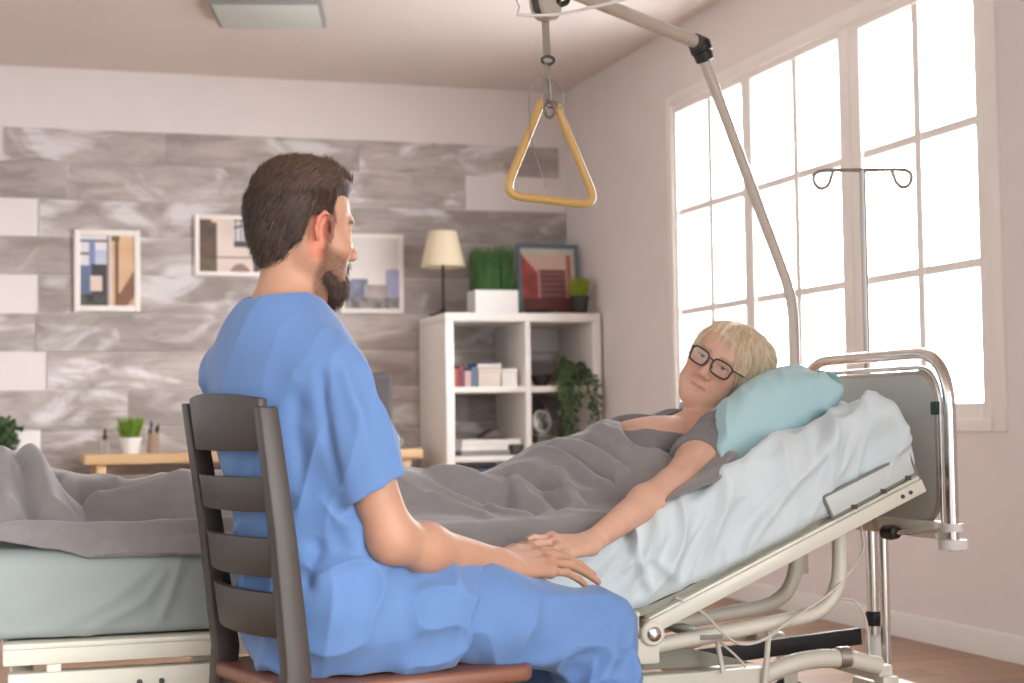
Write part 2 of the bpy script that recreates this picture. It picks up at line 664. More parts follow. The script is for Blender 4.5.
def pic_city(u, v):
    c = mixc((216, 212, 208), (232, 226, 220), min(1, v * 2 * 0.8 + 0.3 * nz(u, v, 5)))
    if u > 0.76 and v > 0.42 + 0.25 * abs(u - 0.9):
        c = mixc((150, 152, 184), (172, 170, 196), nz(u, v, 10))
    if u < 0.42 and v > 0.55 + 0.06 * nz(u, v, 12):
        c = mixc((100, 104, 124), (146, 150, 170), nz(u, v, 9))
    if 0.35 < u < 0.8 and v > 0.66:
        c = mixc((206, 188, 180), (150, 140, 140), nz(u, v, 9))
    if v > 0.84:
        c = mixc((92, 90, 98), (176, 160, 152), nz(u, v, 13))
    return c

def pic_stairs(u, v):
    c = mixc((196, 192, 176), (208, 198, 186), nz(u, v, 4))
    if v > 0.12:
        c = (214, 184, 168)
    if 0.3 < u < 0.82 and v > 0.33:
        c = (146, 96, 96) if int(v * 24) % 2 else (116, 74, 76)
    if u > 0.84 and v > 0.1 and u < 0.93:
        c = (174, 96, 88)
    if u <= 0.34 and v > 0.08 + u * 1.0 and v < 0.92 - 0.4 * u:
        c = mixc((196, 92, 82), (128, 58, 52), nz(u, v, 9))
    if 0.3 < u < 0.35 and v > 0.35:
        c = (196, 156, 144)
    if v > 0.78:
        c = mixc((122, 66, 60), (98, 50, 48), nz(u, v, 8))
    return c

def wall_picture(label, x0, x1, z0, z1, fn, bw, group=None):
    t = thing('picture_frame', label, 'picture', ((x0 + x1) / 2, YB - 0.013, z0), group)
    y1, y0 = YB - 0.0135, YB - 0.034
    f = MB()
    f.box((x0, y0, z0), (x0 + bw, y1, z1)).box((x1 - bw, y0, z0), (x1, y1, z1))
    f.box((x0 + bw, y0, z0), (x1 - bw, y1, z0 + bw)).box((x0 + bw, y0, z1 - bw), (x1 - bw, y1, z1))
    obj('frame', f, M_pframe, t, 0.003)
    print_mesh('photo_print', (x0 + bw, y0 + 0.008, z0 + bw), (1, 0, 0), (0, 0, 1), x1 - x0 - 2 * bw, z1 - z0 - 2 * bw, fn, t)

wall_picture('white framed upright photo of a beige doorway and parked car, leftmost on the plank wall', 0.439, 0.803, 1.517, 1.98, pic_street, 0.033)
wall_picture('white framed wide photo of a pale house front, behind the man\'s head', 1.111, 1.508, 1.726, 2.081, pic_house, 0.026)
wall_picture('white framed upright photo of hazy blue city towers, right of the man\'s face', 1.96, 2.346, 1.515, 1.989, pic_city, 0.028)

# ------------------------------------------------------------------ shelf unit
M_shelf = mat('white shelf laminate', S(240, 234, 228), 0.45, var=0.01)
SX0, SX1, SY0, SY1, SZ = 2.435, 3.372, 8.92, 9.52, 1.482
sh = thing('bookshelf', 'tall white open cube bookshelf in the far corner by the window wall', 'bookshelf', (2.9, 9.2, 0))
T, t2 = 0.05, 0.033
obj('side_panel', MB().box((SX0, SY0, 0), (SX0 + T, SY1, SZ - T)), M_shelf, sh, 0.002)
obj('side_panel', MB().box((SX1 - T, SY0, 0), (SX1, SY1, SZ - T)), M_shelf, sh, 0.002)
obj('top_panel', MB().box((SX0, SY0, SZ - T + 0.0005), (SX1, SY1, SZ)), M_shelf, sh, 0.002)
obj('bottom_panel', MB().box((SX0 + T, SY0, 0), (SX1 - T, SY1, T)), M_shelf, sh, 0.002)
XM = 2.925
ST = [1.061, 0.668, 0.275]
obj('divider', MB().box((XM - t2 / 2, SY0 + 0.001, T), (XM + t2 / 2, SY1, SZ - T)), M_shelf, sh, 0.002)
for z in ST:
    obj('shelf_board', MB().box((SX0 + T, SY0 + 0.001, z - t2), (XM - t2 / 2, SY1, z)), M_shelf, sh, 0.002)
    obj('shelf_board', MB().box((XM + t2 / 2, SY0 + 0.001, z - t2), (SX1 - T, SY1, z)), M_shelf, sh, 0.002)

# lamp
M_shade = mat('cream lamp shade', S(238, 222, 192), 0.85)
M_blackm = mat('black metal', S(38, 33, 32), 0.45, metal=0.3)
lp = thing('table_lamp', 'small table lamp with cream cone shade and thin black stem on the bookshelf', 'lamp', (2.503, 9.2, SZ))
obj('base', MB().lathe([(0.085, 0.0), (0.085, 0.006), (0.05, 0.012), (0.016, 0.03), (0.007, 0.06)], (2.503, 9.2, SZ)), M_blackm, lp)
obj('stem', MB().tube([(2.503, 9.2, SZ + 0.05), (2.503, 9.2, SZ + 0.46)], 0.0085), M_blackm, lp)
obj('lamp_shade', MB().lathe([(0.13, 0.0), (0.083, 0.208), (0.079, 0.208), (0.127, 0.0), (0.13, 0.0)], (2.503, 9.2, 1.766), 40, cap=False), M_shade, lp)

# ------------------------------------------------------------------ plants
def leafmat(name, a, b, rough=0.6):
    return mat(name, mixc(S(*a), S(*b), 0.5), rough, var=0.35, scale=40)

M_grass_d = leafmat('dark grass blades', (52, 92, 44), (86, 130, 70))
M_grass_l = leafmat('fresh green grass', (96, 138, 38), (150, 180, 72))
M_grass_y = leafmat('yellow green sprouts', (120, 140, 24), (168, 180, 60))
M_ivy = leafmat('ivy leaves', (44, 66, 36), (84, 108, 62))
M_dkleaf = leafmat('dark bushy leaves', (34, 56, 30), (70, 96, 52))
M_pot_w = mat('white glazed pot', S(240, 236, 232), 0.35)
M_pot_k = mat('black pot', S(44, 44, 46), 0.5)
M_soil = mat('potting soil', S(60, 44, 34), 0.95, var=0.4, scale=90)

def blades(n, base, r0, r1, h0, h1, w, rg, box=None, droop=0.25):
    """a tuft of tapering, slightly bent grass blades"""
    mb = MB()
    for _ in range(n):
        if box:
            bx, by = rg.uniform(-box[0], box[0]), rg.uniform(-box[1], box[1])
            ox, oy = bx * (r1 - 1) + rg.gauss(0, 0.008), by * (r1 - 1) + rg.gauss(0, 0.008)
        else:
            a, q = rg.uniform(0, 2 * PI), math.sqrt(rg.random())
            bx, by = r0 * q * math.cos(a), r0 * q * math.sin(a)
            ox, oy = (r1 - r0) * q * math.cos(a) + rg.gauss(0, 0.006), (r1 - r0) * q * math.sin(a) + rg.gauss(0, 0.006)
        h = rg.uniform(h0, h1)
        p0 = Vector(base) + Vector((bx, by, 0))
        an = rg.uniform(0, PI)
        sd = Vector((math.cos(an), math.sin(an), 0))
        nn = Vector((-sd.y, sd.x, 0)) * 0.25 * w
        v, f = [], []
        K = 4
        for k in range(K + 1):
            t = k / K
            c = p0 + Vector((ox * t ** 1.6, oy * t ** 1.6, h * (t - droop * 0.3 * t * t)))
            ww = w * (1 - t ** 2) + 0.0004
            v += [c - sd * ww / 2, c + nn * (1 - t), c + sd * ww / 2]
        for k in range(K):
            for j in range(2):
                f.append((k * 3 + j, k * 3 + j + 1, k * 3 + j + 4, k * 3 + j + 3))
        mb.add(v, f)
    return mb

def leaf(mb, c, d, n, L_, w_):
    """a folded heart-like leaf at c pointing along d with normal n"""
    d = Vector(d).normalized()
    n = Vector(n)
    s = d.cross(n).normalized()
    n = s.cross(d).normalized()
    prof = [(0, 0), (0.12, 0.42), (0.35, 0.5), (0.65, 0.36), (1, 0)]
    v, f = [], []
    for t, q in prof:
        c0 = Vector(c) + d * (t * L_) - n * (0.12 * L_ * t * t)
        v += [c0 + s * (q * w_) - n * (0.12 * w_), c0 + n * 0.02 * w_, c0 - s * (q * w_) - n * (0.12 * w_)]
    for k in range(4):
        for j in range(2):
            f.append((k * 3 + j, k * 3 + j + 1, k * 3 + j + 4, k * 3 + j + 3))
    mb.add(v, f)

rg = random.Random(21)
# tall grass in a white box
g = thing('potted_grass', 'tall dark green grass in a white square planter on the bookshelf top', 'plant', (2.785, 9.12, SZ))
px0, px1, py0, py1 = 2.657, 2.916, 9.06, 9.24
pb = MB()
pb.box((px0, py0, SZ), (px1, py1, SZ + 0.01))
pb.box((px0, py0, SZ + 0.01), (px0 + 0.008, py1, SZ + 0.142)).box((px1 - 0.008, py0, SZ + 0.01), (px1, py1, SZ + 0.142))
pb.box((px0 + 0.008, py0, SZ + 0.01), (px1 - 0.008, py0 + 0.008, SZ + 0.142)).box((px0 + 0.008, py1 - 0.008, SZ + 0.01), (px1 - 0.008, py1, SZ + 0.142))
obj('planter', pb, M_pot_w, g)
obj('soil', MB().box((px0 + 0.0085, py0 + 0.0085, SZ + 0.0105), (px1 - 0.0085, py1 - 0.0085, SZ + 0.125)), M_soil, g)
obj('grass', blades(620, (2.787, 9.15, SZ + 0.12), 0, 1.13, 0.25, 0.31, 0.008, rg, box=(0.115, 0.075), droop=0.1), M_grass_d, g)

def pot(t, c, r0, r1, h, M, rim=0.0):
    prof = [(r0 * 0.96, 0), (r0, 0.004), (r1, h - 0.012)] + ([(r1 + rim, h - 0.012), (r1 + rim, h)] if rim else [(r1, h)]) + [(r1 - 0.006, h), (r1 - 0.008, h - 0.02), (0.002, h - 0.02)]
    obj('pot', MB().lathe(prof, c, 28), M, t)

def tuft(label, c, r0, r1, h, M, gh, gr, n, Mg, w=0.006):
    t = thing('potted_grass', label, 'plant', c)
    pot(t, c, r0, r1, h, M, 0.004)
    obj('grass', blades(n, (c[0], c[1], c[2] + h - 0.021), r1 * 0.75, gr, gh * 0.8, gh * 1.35, w, rg, droop=0.4), Mg, t)
    return t

tuft('small yellow green tuft in a black pot, at the right end of the bookshelf top', (3.283, 9.03, SZ), 0.043, 0.056, 0.108, M_pot_k, 0.125, 0.082, 380, M_grass_y)

# framed print standing on the shelf
M_blueframe = mat('grey blue picture frame', S(96, 120, 134), 0.5, var=0.05)
t = thing('picture_frame', 'blue grey framed print of a red stairway leaning on the bookshelf top', 'picture', (3.19, 9.22, SZ))
fx0, fx1, fh, bw = 2.975, 3.366, 0.442, 0.026
f = MB()
f.box((fx0, 9.22, SZ), (fx0 + bw, 9.24, SZ + fh)).box((fx1 - bw, 9.22, SZ), (fx1, 9.24, SZ + fh))
f.box((fx0 + bw, 9.22, SZ), (fx1 - bw, 9.24, SZ + bw)).box((fx0 + bw, 9.22, SZ + fh - bw), (fx1 - bw, 9.24, SZ + fh))
f.rot(math.radians(-6), (1, 0, 0), (0, 9.22, SZ))
obj('frame', f, M_blueframe, t, 0.004)
cs, sn = math.cos(math.radians(6)), math.sin(math.radians(6))
print_mesh('photo_print', (fx0 + bw, 9.234, SZ + bw), (1, 0, 0), (0, sn, cs), fx1 - fx0 - 2 * bw, fh - 2 * bw, pic_stairs, t, 60, 70)
tag(obj('tray', MB().lathe([(0.06, 0), (0.085, 0.004), (0.094, 0.026), (0.09, 0.026), (0.08, 0.008), (0.002, 0.006)], (3.06, 9.08, SZ), 30), M_pot_k), 'low black dish in front of the framed print on the bookshelf', 'dish')

# ------------------------------------------------------------------ books and boxes on the shelves
M_paper = mat('book pages', S(228, 218, 204), 0.8, var=0.05, scale=120, stretch=(1, 1, 8))
_mc = {}

def cmat(c, rough=0.6):
    k = (c, rough)
    if k not in _mc:
        _mc[k] = mat('cover %d %d %d' % c, S(*c), rough, var=0.05)
    return _mc[k]

def book_up(label, x0, x1, z, h, col, y0=8.985, d=0.17, group=None):
    t = thing('book', label, 'book', ((x0 + x1) / 2, y0, z), group)
    c = MB()
    c.box((x0, y0, z), (x0 + 0.003, y0 + d, z + h)).box((x1 - 0.003, y0, z), (x1, y0 + d, z + h)).box((x0 + 0.003, y0, z), (x1 - 0.003, y0 + 0.003, z + h))
    obj('cover', c, cmat(col), t)
    obj('pages', MB().box((x0 + 0.0032, y0 + 0.0032, z + 0.003), (x1 - 0.0032, y0 + d - 0.004, z + h - 0.003)), M_paper, t)

def book_flat(label, x0, x1, y0, y1, z, h, col, pg=None, name='book', cat='book'):
    t = thing(name, label, cat, ((x0 + x1) / 2, (y0 + y1) / 2, z))
    c = MB()
    c.box((x0, y0, z), (x1, y1, z + 0.003)).box((x0, y0, z + h - 0.003), (x1, y1, z + h)).box((x0, y0, z + 0.003), (x0 + 0.003, y1, z + h - 0.003))
    obj('cover', c, cmat(col), t)
    obj('pages', MB().box((x0 + 0.0032, y0 + 0.004, z + 0.0032), (x1 - 0.004, y1 - 0.004, z + h - 0.0032)), cmat(pg) if pg else M_paper, t)

z = ST[0] + 0.0005
book_up('rust red book at the left end of the upper bookshelf row', 2.500, 2.530, z, 0.105, (166, 84, 66))
book_up('tall dark wine coloured book between the rust and pink books', 2.534, 2.562, z, 0.125, (122, 62, 82))
book_up('pale pink book between the wine coloured and slate books', 2.566, 2.602, z, 0.092, (206, 172, 172))
book_up('slate blue book beside the cream box on the bookshelf', 2.606, 2.640, z, 0.112, (96, 118, 142))

def lidbox(label, x0, x1, y0, y1, z, h, col, lidc=None, name='storage_box'):
    t = thing(name, label, 'box', ((x0 + x1) / 2, (y0 + y1) / 2, z))
    obj('body', MB().box((x0 + 0.003, y0 + 0.003, z), (x1 - 0.003, y1 - 0.003, z + h - 0.026)), cmat(col), t, 0.002)
    obj('lid', MB().box((x0, y0, z + h - 0.0255), (x1, y1, z + h)), cmat(lidc or col), t, 0.002)

lidbox('cream storage box under the blue book on the upper bookshelf row', 2.644, 2.782, 8.985, 9.2, z, 0.104, (222, 208, 196))
lidbox('white storage box right of the cream box on the bookshelf', 2.785, 2.882, 8.985, 9.2, z, 0.104, (236, 230, 224))
book_flat('blue book lying flat on the cream storage box', 2.64, 2.79, 8.99, 9.18, z + 0.1045, 0.032, (74, 112, 178))

M_blk = mat('black plastic', S(36, 34, 36), 0.45)
tag(obj('bowl', MB().lathe([(0.03, 0), (0.034, 0.006), (0.062, 0.05), (0.066, 0.068), (0.062, 0.068), (0.056, 0.05), (0.03, 0.012), (0.002, 0.010)], (3.045, 9.05, z), 30), M_blk), 'small black bowl left of the ivy on the right upper bookshelf row', 'bowl')

# trailing ivy
t = thing('trailing_ivy', 'trailing green ivy in a dark pot hanging over the right upper bookshelf row', 'plant', (3.24, 9.06, z))
c = (3.24, 9.06, z)
pot(t, c, 0.045, 0.06, 0.085, M_pot_k, 0.003)
stems, lv = MB(), MB()
paths = []
for a, (dx, ln) in enumerate([(-0.13, 0.30), (-0.10, 0.34), (-0.07, 0.25), (-0.05, 0.33), (-0.14, 0.18), (0.04, 0.2), (0.07, 0.26), (0.09, 0.17), (-0.02, 0.12), (-0.09, 0.28), (-0.12, 0.24)]):
    p0 = Vector((c[0] + dx * 0.15, c[1] - 0.02, z + 0.075))
    p1 = Vector((c[0] + dx * 0.7, c[1] - 0.09, z + 0.09 + rg.uniform(0, 0.03)))
    p2 = Vector((c[0] + dx, 8.90 - rg.uniform(0, 0.03), z + 0.01))
    p3 = Vector((c[0] + dx + rg.uniform(-0.02, 0.02), 8.885 - rg.uniform(0, 0.03), z - ln))
    paths.append(spl([p0, p1, p2, (p2 + p3) / 2 + Vector((rg.uniform(-0.015, 0.015), 0, 0)), p3], 8))
for _ in range(16):
    a = rg.uniform(0, 2 * PI)
    p0 = Vector((c[0], c[1], z + 0.075))
    p2 = p0 + Vector((math.cos(a) * 0.08, math.sin(a) * 0.06, rg.uniform(0.0, 0.08)))
    paths.append(spl([p0, (p0 + p2) / 2 + Vector((0, 0, 0.03)), p2], 5))
for p in paths:
    stems.tube(p, 0.0016, 5)
    for q in p[2:]:
        for _ in range(1):
            d = Vector((rg.uniform(-1, 1), rg.uniform(-1, 0.2), rg.uniform(-1, 0.3)))
            leaf(lv, q + Vector((rg.gauss(0, 0.006), rg.gauss(0, 0.006), rg.gauss(0, 0.006))), d, (rg.uniform(-0.4, 0.4), -1, rg.uniform(0, 1)), rg.uniform(0.022, 0.036), rg.uniform(0.018, 0.028))
obj('stem', stems, M_ivy, t)
obj('foliage', lv, M_ivy, t)

z = ST[1] + 0.0005
book_flat('dark grey magazine at the bottom of the flat stack on the middle bookshelf row', 2.535, 2.835, 8.98, 9.2, z, 0.029, (86, 82, 82), (150, 144, 140))
book_flat('white book on the dark magazine, second from the bottom of the stack', 2.542, 2.822, 8.98, 9.19, z + 0.0295, 0.033, (232, 228, 226), (238, 234, 230))
lidbox('dark grey box right of the flat stack, under the top white book', 2.838, 2.905, 8.975, 9.18, z, 0.062, (74, 70, 72), name='small_box')
book_flat('wide white book on top of the flat stack in the middle bookshelf row', 2.545, 2.9, 8.98, 9.2, z + 0.063, 0.030, (226, 220, 218), (240, 236, 232))
M_brown = mat('dark brown leather', S(84, 66, 60), 0.5, var=0.15)
t = thing('leather_pouch', 'dark brown wedge shaped pouch on the wide white book', 'pouch', (2.74, 9.07, z + 0.0935))
obj('body', MB().prism([(-0.078, 0), (0.07, 0), (0.072, 0.02), (0.03, 0.052), (0.0, 0.056), (-0.07, 0.016)], (1, 0, 0), (0, 0, 1), (0, 1, 0), 0.11, (2.742, 9.01, z + 0.0935)), M_brown, t, 0.008)
obj('flap', MB().prism([(-0.07, 0.019), (0.0, 0.06), (0.03, 0.056), (0.028, 0.052), (0.0, 0.056), (-0.07, 0.0165)], (1, 0, 0), (0, 0, 1), (0, 1, 0), 0.114, (2.742, 9.008, z + 0.0935)), M_brown, t)

# desk mirror, boxes, dark globe-like lamp
lidbox('flat white box at the bottom of the right middle bookshelf row', 2.99, 3.135, 8.98, 9.16, z, 0.066, (232, 226, 220))
lidbox('flat grey green box on the flat white box, under the oval mirror', 3.0, 3.10, 8.985, 9.15, z + 0.0665, 0.045, (108, 108, 98), name='small_box')
M_mirror = mat('mirror glass', S(225, 222, 218), 0.12, metal=0.9)
t = thing('desk_mirror', 'oval white desk mirror on the small grey green box', 'mirror', (3.05, 9.06, z + 0.1115))
mp_ = [(0.05 * math.cos(a), 0.062 * math.sin(a)) for a in [2 * PI * k / 28 for k in range(28)]]
zz = z + 0.19
obj('glass', MB().prism(mp_, (1, 0, 0), (0, 0.25, 0.97), (0, 0.97, -0.25), 0.006, (3.05, 9.06, zz)), M_mirror, t)
obj('rim', MB().tube([Vector((3.05, 9.062, zz)) + Vector((1, 0, 0)) * (1.05 * p[0]) + Vector((0, 0.25, 0.97)) * (1.05 * p[1]) for p in mp_], 0.005, 8, True), M_pot_w, t)
obj('stand', MB().tube([(3.05, 9.062, zz - 0.066), (3.05, 9.07, z + 0.116)], 0.004).lathe([(0.03, 0), (0.03, 0.005), (0.004, 0.008)], (3.05, 9.075, z + 0.1115)), M_pot_w, t)
M_dgrey = mat('dark grey lamp metal', S(70, 68, 68), 0.5)
t = thing('desk_lamp', 'small dark grey dome lamp behind the oval mirror in the bookshelf', 'lamp', (3.03, 9.28, z))
obj('base', MB().lathe([(0.055, 0), (0.055, 0.008), (0.012, 0.014)], (3.03, 9.28, z), 24), M_dgrey, t)
obj('stem', MB().tube([(3.03, 9.28, z + 0.01), (3.03, 9.28, z + 0.29)], 0.007), M_dgrey, t)
obj('lamp_shade', MB().lathe([(0.095, 0.0), (0.088, 0.04), (0.06, 0.08), (0.02, 0.10), (0.001, 0.102)], (3.05, 9.28, z + 0.235), 30, cap=False), M_dgrey, t)
z = ST[2] + 0.0005
lidbox('blue box in the lower bookshelf row just above the blanket', 2.6, 2.78, 8.97, 9.25, z, 0.31, (88, 124, 176), name='storage_box')

# ------------------------------------------------------------------ desk
M_birch = mat('light birch wood', S(222, 184, 138), 0.5, var=0.08, scale=3, stretch=(1, 8, 8))
dk = thing('desk', 'light birch wood desk against the plank wall', 'desk', (1.39, 9.25, 0))
DX0, DX1, DY0, DY1, DZ = 0.469, 2.318, 9.0, 9.5, 0.716
obj('tabletop', MB().box((DX0, DY0, DZ - 0.053), (DX1, DY1, DZ)), M_birch, dk, 0.004)
for x in (DX0 + 0.06, DX1 - 0.115):
    for y in (DY0 + 0.03, DY1 - 0.08):
        obj('leg', MB().box((x, y, 0), (x + 0.052, y + 0.052, DZ - 0.0535)), M_birch, dk, 0.003)
M_alu = mat('brushed steel', S(190, 182, 172), 0.35, metal=0.8)
obj('rail', MB().tube([(DX0 + 0.113, DY0 + 0.056, 0.595), (DX1 - 0.116, DY0 + 0.056, 0.595)], 0.008), M_alu, dk)
tuft('fresh green grass tuft in a white pot on the birch desk', (0.716, 9.15, DZ), 0.042, 0.058, 0.088, M_pot_w, 0.125, 0.085, 420, M_grass_l)
M_kraft = mat('kraft paper cup', S(168, 146, 128), 0.8, var=0.06)
t = thing('brush_cup', 'brown kraft cup holding dark brushes on the desk beside the grass pot', 'cup', (0.84, 9.15, DZ))
obj('cup', MB().lathe([(0.032, 0), (0.033, 0.11), (0.030, 0.11), (0.028, 0.01), (0.001, 0.008)], (0.84, 9.15, DZ), 24), M_kraft, t)
for k, (dx, dy, h, w) in enumerate([(-0.008, 0.0, 0.178, 0.009), (0.012, 0.006, 0.15, 0.011), (0.02, -0.008, 0.165, 0.006), (-0.016, 0.01, 0.14, 0.009)]):
    b0 = Vector((0.84 + dx * 0.5, 9.15 + dy * 0.5, DZ + 0.012))
    b1 = Vector((0.84 + dx * 1.4, 9.15 + dy * 1.4, DZ + h))
    br_ = tag(obj('brush', MB().tube([b0, b0.lerp(b1, 0.75), b0.lerp(b1, 0.8), b1], [0.003, 0.004, w, w * 0.4], 8), M_blk), 'dark brush standing in the brown kraft cup on the desk', 'brush', 'brushes in the kraft cup')
M_cglass = mat('thin clear glass', S(232, 228, 226), 0.08, trans=0.9)
t = thing('dropper_bottle', 'small clear glass bottle with black dropper top at the left end of the desk', 'bottle', (0.582, 9.15, DZ))
obj('bottle', MB().lathe([(0.022, 0), (0.024, 0.005), (0.024, 0.062), (0.012, 0.078), (0.012, 0.084)], (0.582, 9.15, DZ), 20), M_cglass, t)
obj('dropper', MB().lathe([(0.014, 0.0845), (0.014, 0.102), (0.007, 0.106), (0.008, 0.125), (0.004, 0.138), (0.001, 0.14)], (0.582, 9.15, DZ), 16), M_blk, t)
tag(obj('coffee_mug', MB().lathe([(0.03, 0), (0.036, 0.01), (0.038, 0.075), (0.034, 0.075), (0.032, 0.01), (0.001, 0.008)], (2.19, 9.2, DZ), 20).tube(spl([(2.227, 9.2, DZ + 0.06), (2.248, 9.2, DZ + 0.05), (2.245, 9.2, DZ + 0.025), (2.225, 9.2, DZ + 0.018)], 5), 0.004, 8), M_pot_w), 'small white mug at the right end of the desk', 'mug')

# bushy plant on the far left
t = thing('potted_shrub', 'bushy dark green plant in a tall white planter at the left edge', 'plant', (0.08, 9.2, 0))
pt = MB()
pt.box((-0.1, 9.1, 0), (0.245, 9.42, 0.015))
pt.box((-0.1, 9.1, 0.015), (-0.085, 9.42, 0.853)).box((0.23, 9.1, 0.015), (0.245, 9.42, 0.853)).box((-0.085, 9.1, 0.015), (0.23, 9.115, 0.853)).box((-0.085, 9.405, 0.015), (0.23, 9.42, 0.853))
obj('planter', pt, M_pot_w, t)
obj('soil', MB().box((-0.084, 9.116, 0.016), (0.229, 9.404, 0.82)), M_soil, t)
lv, stm = MB(), MB()
for _ in range(90):
    a, b_ = rg.uniform(0, 2 * PI), rg.uniform(-0.6, 1)
    q = Vector((-0.02 + 0.14 * math.cos(a) * math.sqrt(1 - b_ * b_ * 0.8), 9.13 + 0.12 * math.sin(a), 0.80 + 0.1 * b_))
    stm.tube(spl([(0.06, 9.2, 0.8), (q + Vector((0.06, 9.2, 0.86))) / 2 + Vector((0, 0, 0.02)), q], 4), 0.002, 5)
    for _k in range(9):
        d = Vector((rg.uniform(-1, 1), rg.uniform(-1, 0.4), rg.uniform(-0.8, 1)))
        leaf(lv, q + Vector((rg.gauss(0, 0.02), rg.gauss(0, 0.02), rg.gauss(0, 0.02))), d, (rg.uniform(-0.5, 0.5), -1, rg.uniform(0, 1)), rg.uniform(0.025, 0.04), rg.uniform(0.02, 0.032))
obj('stem', stm, M_dkleaf, t)
obj('foliage', lv, M_dkleaf, t)

# office chair at the desk, mostly behind the man
M_gfab = mat('charcoal chair fabric', S(74, 68, 68), 0.85, var=0.1, bump=0.2, bscale=300)
t = thing('office_chair', 'charcoal swivel chair at the desk, behind the man\'s shoulder', 'chair', (1.85, 8.5, 0))
def cushion(lo, hi, axis):
    mb = MB().box(lo, hi)
    return mb
obj('backrest', MB().box((1.57, 8.42, 0.60), (2.005, 8.49, 1.13)).rot(math.radians(4), (1, 0, 0), (1.8, 8.45, 0.6)), M_gfab, t, 0.034, seg=5)
obj('seat', MB().box((1.59, 8.5, 0.43), (2.04, 8.95, 0.51)), M_gfab, t, 0.035, seg=4)
obj('back_support', MB().tube(rnd([(1.815, 8.7, 0.42), (1.815, 8.40, 0.43), (1.815, 8.40, 0.75)], 0.08), 0.016), M_blackm, t)
obj('post', MB().tube([(1.815, 8.72, 0.08), (1.815, 8.72, 0.43)], 0.025), M_blackm, t)
for k in range(5):
    a = 2 * PI * k / 5 + 0.3
    e = Vector((1.815 + 0.27 * math.cos(a), 8.72 + 0.27 * math.sin(a), 0.065))
    l_ = obj('leg', MB().beam((1.815, 8.72, 0.09), e, 0.04, 0.025), M_blackm, t, 0.004)
    obj('caster', MB().lathe([(0.027, -0.012), (0.027, 0.012)], e + Vector((0, 0, -0.037)), 16, (math.sin(a), -math.cos(a), 0)), M_blk, l_)
# ------------------------------------------------------------------ noise
def _hash(i, j, k, s):
    with np.errstate(over='ignore'):
        h = (i.astype(np.uint32) * np.uint32(374761393) + j.astype(np.uint32) * np.uint32(668265263) + k.astype(np.uint32) * np.uint32(2246822519) + np.uint32(s * 974711 + 13))
        h = (h ^ (h >> np.uint32(13))) * np.uint32(1274126177)
        h = h ^ (h >> np.uint32(16))
        h = h * np.uint32(2654435761)
        h = h ^ (h >> np.uint32(15))
    return h

def pnoise(p, s=0):
    """gradient noise, about -0.7..0.7"""
    p = np.asarray(p, np.float64)
    i0 = np.floor(p).astype(np.int64)
    fr_ = p - i0
    u = fr_ * fr_ * fr_ * (fr_ * (fr_ * 6 - 15) + 10)
    out = 0
    for dx in (0, 1):
        for dy in (0, 1):
            for dz in (0, 1):
                h = _hash(i0[:, 0] + dx, i0[:, 1] + dy, i0[:, 2] + dz, s)
                a = (h & np.uint32(1023)).astype(np.float64) / 1024 * 2 * PI
                z = ((h >> np.uint32(10)) & np.uint32(1023)).astype(np.float64) / 511.5 - 1
                r = np.sqrt(np.maximum(0, 1 - z * z))
                g = (fr_[:, 0] - dx) * r * np.cos(a) + (fr_[:, 1] - dy) * r * np.sin(a) + (fr_[:, 2] - dz) * z
                w = (u[:, 0] if dx else 1 - u[:, 0]) * (u[:, 1] if dy else 1 - u[:, 1]) * (u[:, 2] if dz else 1 - u[:, 2])
                out = out + g * w
    return out

def ridge(p, s=0, sharp=1.0):
    """soft creases, 0..1, peaks along the noise's zero lines"""
    return np.maximum(0, 1 - np.abs(pnoise(p, s)) * 3.2) ** (1 + sharp)

def sstep(a, b, x):
    t = np.clip((x - a) / (b - a), 0, 1)
    return t * t * (3 - 2 * t)

def segdist(p, line):
    """distance of points to a polyline (any dimension) and the arc parameter 0..1"""
    line = np.asarray(line, np.float64)
    L_ = np.linalg.norm(np.diff(line, axis=0), axis=1)
    tot, acc = L_.sum(), 0.0
    best = np.full(len(p), 1e9)
    tt = np.zeros(len(p))
    for k in range(len(line) - 1):
        a, b = line[k], line[k + 1]
        ab = b - a
        t = np.clip(((p - a) @ ab) / (ab @ ab), 0, 1)
        d = np.linalg.norm(p - (a + t[:, None] * ab), axis=1)
        mk = d < best
        best[mk] = d[mk]
        tt[mk] = (acc + t[mk] * L_[k]) / tot
        acc += L_[k]
    return best, tt

def fold(p, line, w, amp, p0=0.0):
    """a rounded fold of width w and height amp along a polyline, fading at both ends"""
    d, t = segdist(p, line)
    e = np.clip(np.minimum(t + p0, 1 - t + p0) * 5, 0, 1)
    return amp * np.exp(-(d / w) ** 2) * (e * e * (3 - 2 * e))

# ------------------------------------------------------------------ hospital bed
M_cream = mat('cream enamelled steel', S(226, 221, 206), 0.4, var=0.02, coat=0.2)
M_chrome = mat('chrome', S(226, 222, 218), 0.14, metal=1.0)
M_panel = mat('grey head panel', S(192, 195, 190), 0.5, var=0.02)
M_plate = mat('pale grey plate', S(204, 210, 206), 0.4)
M_edge = mat('dark edging', S(70, 70, 66), 0.5)
M_edge2 = mat('grey edging', S(122, 124, 120), 0.5)
M_black = mat('black rubber', S(30, 28, 27), 0.5)
M_wht = mat('white nylon', S(232, 228, 222), 0.4)
M_greyp = mat('grey brown steel plate', S(150, 146, 132), 0.5)
M_clip = mat('dark green clip', S(58, 76, 70), 0.5)
M_cable = mat('white cable', S(222, 216, 202), 0.5)
M_boom = mat('ivory enamelled tube', S(200, 187, 174), 0.3, coat=0.3)
BY0, BY1 = 3.50, 4.40
TH = math.atan(0.425)
_s = np.linspace(0, 2.27, 908)
_a = TH * sstep(1.36, 1.50, _s)
_x = np.concatenate([[0], np.cumsum(np.cos(_a[:-1]) * np.diff(_s))]) - 0.0
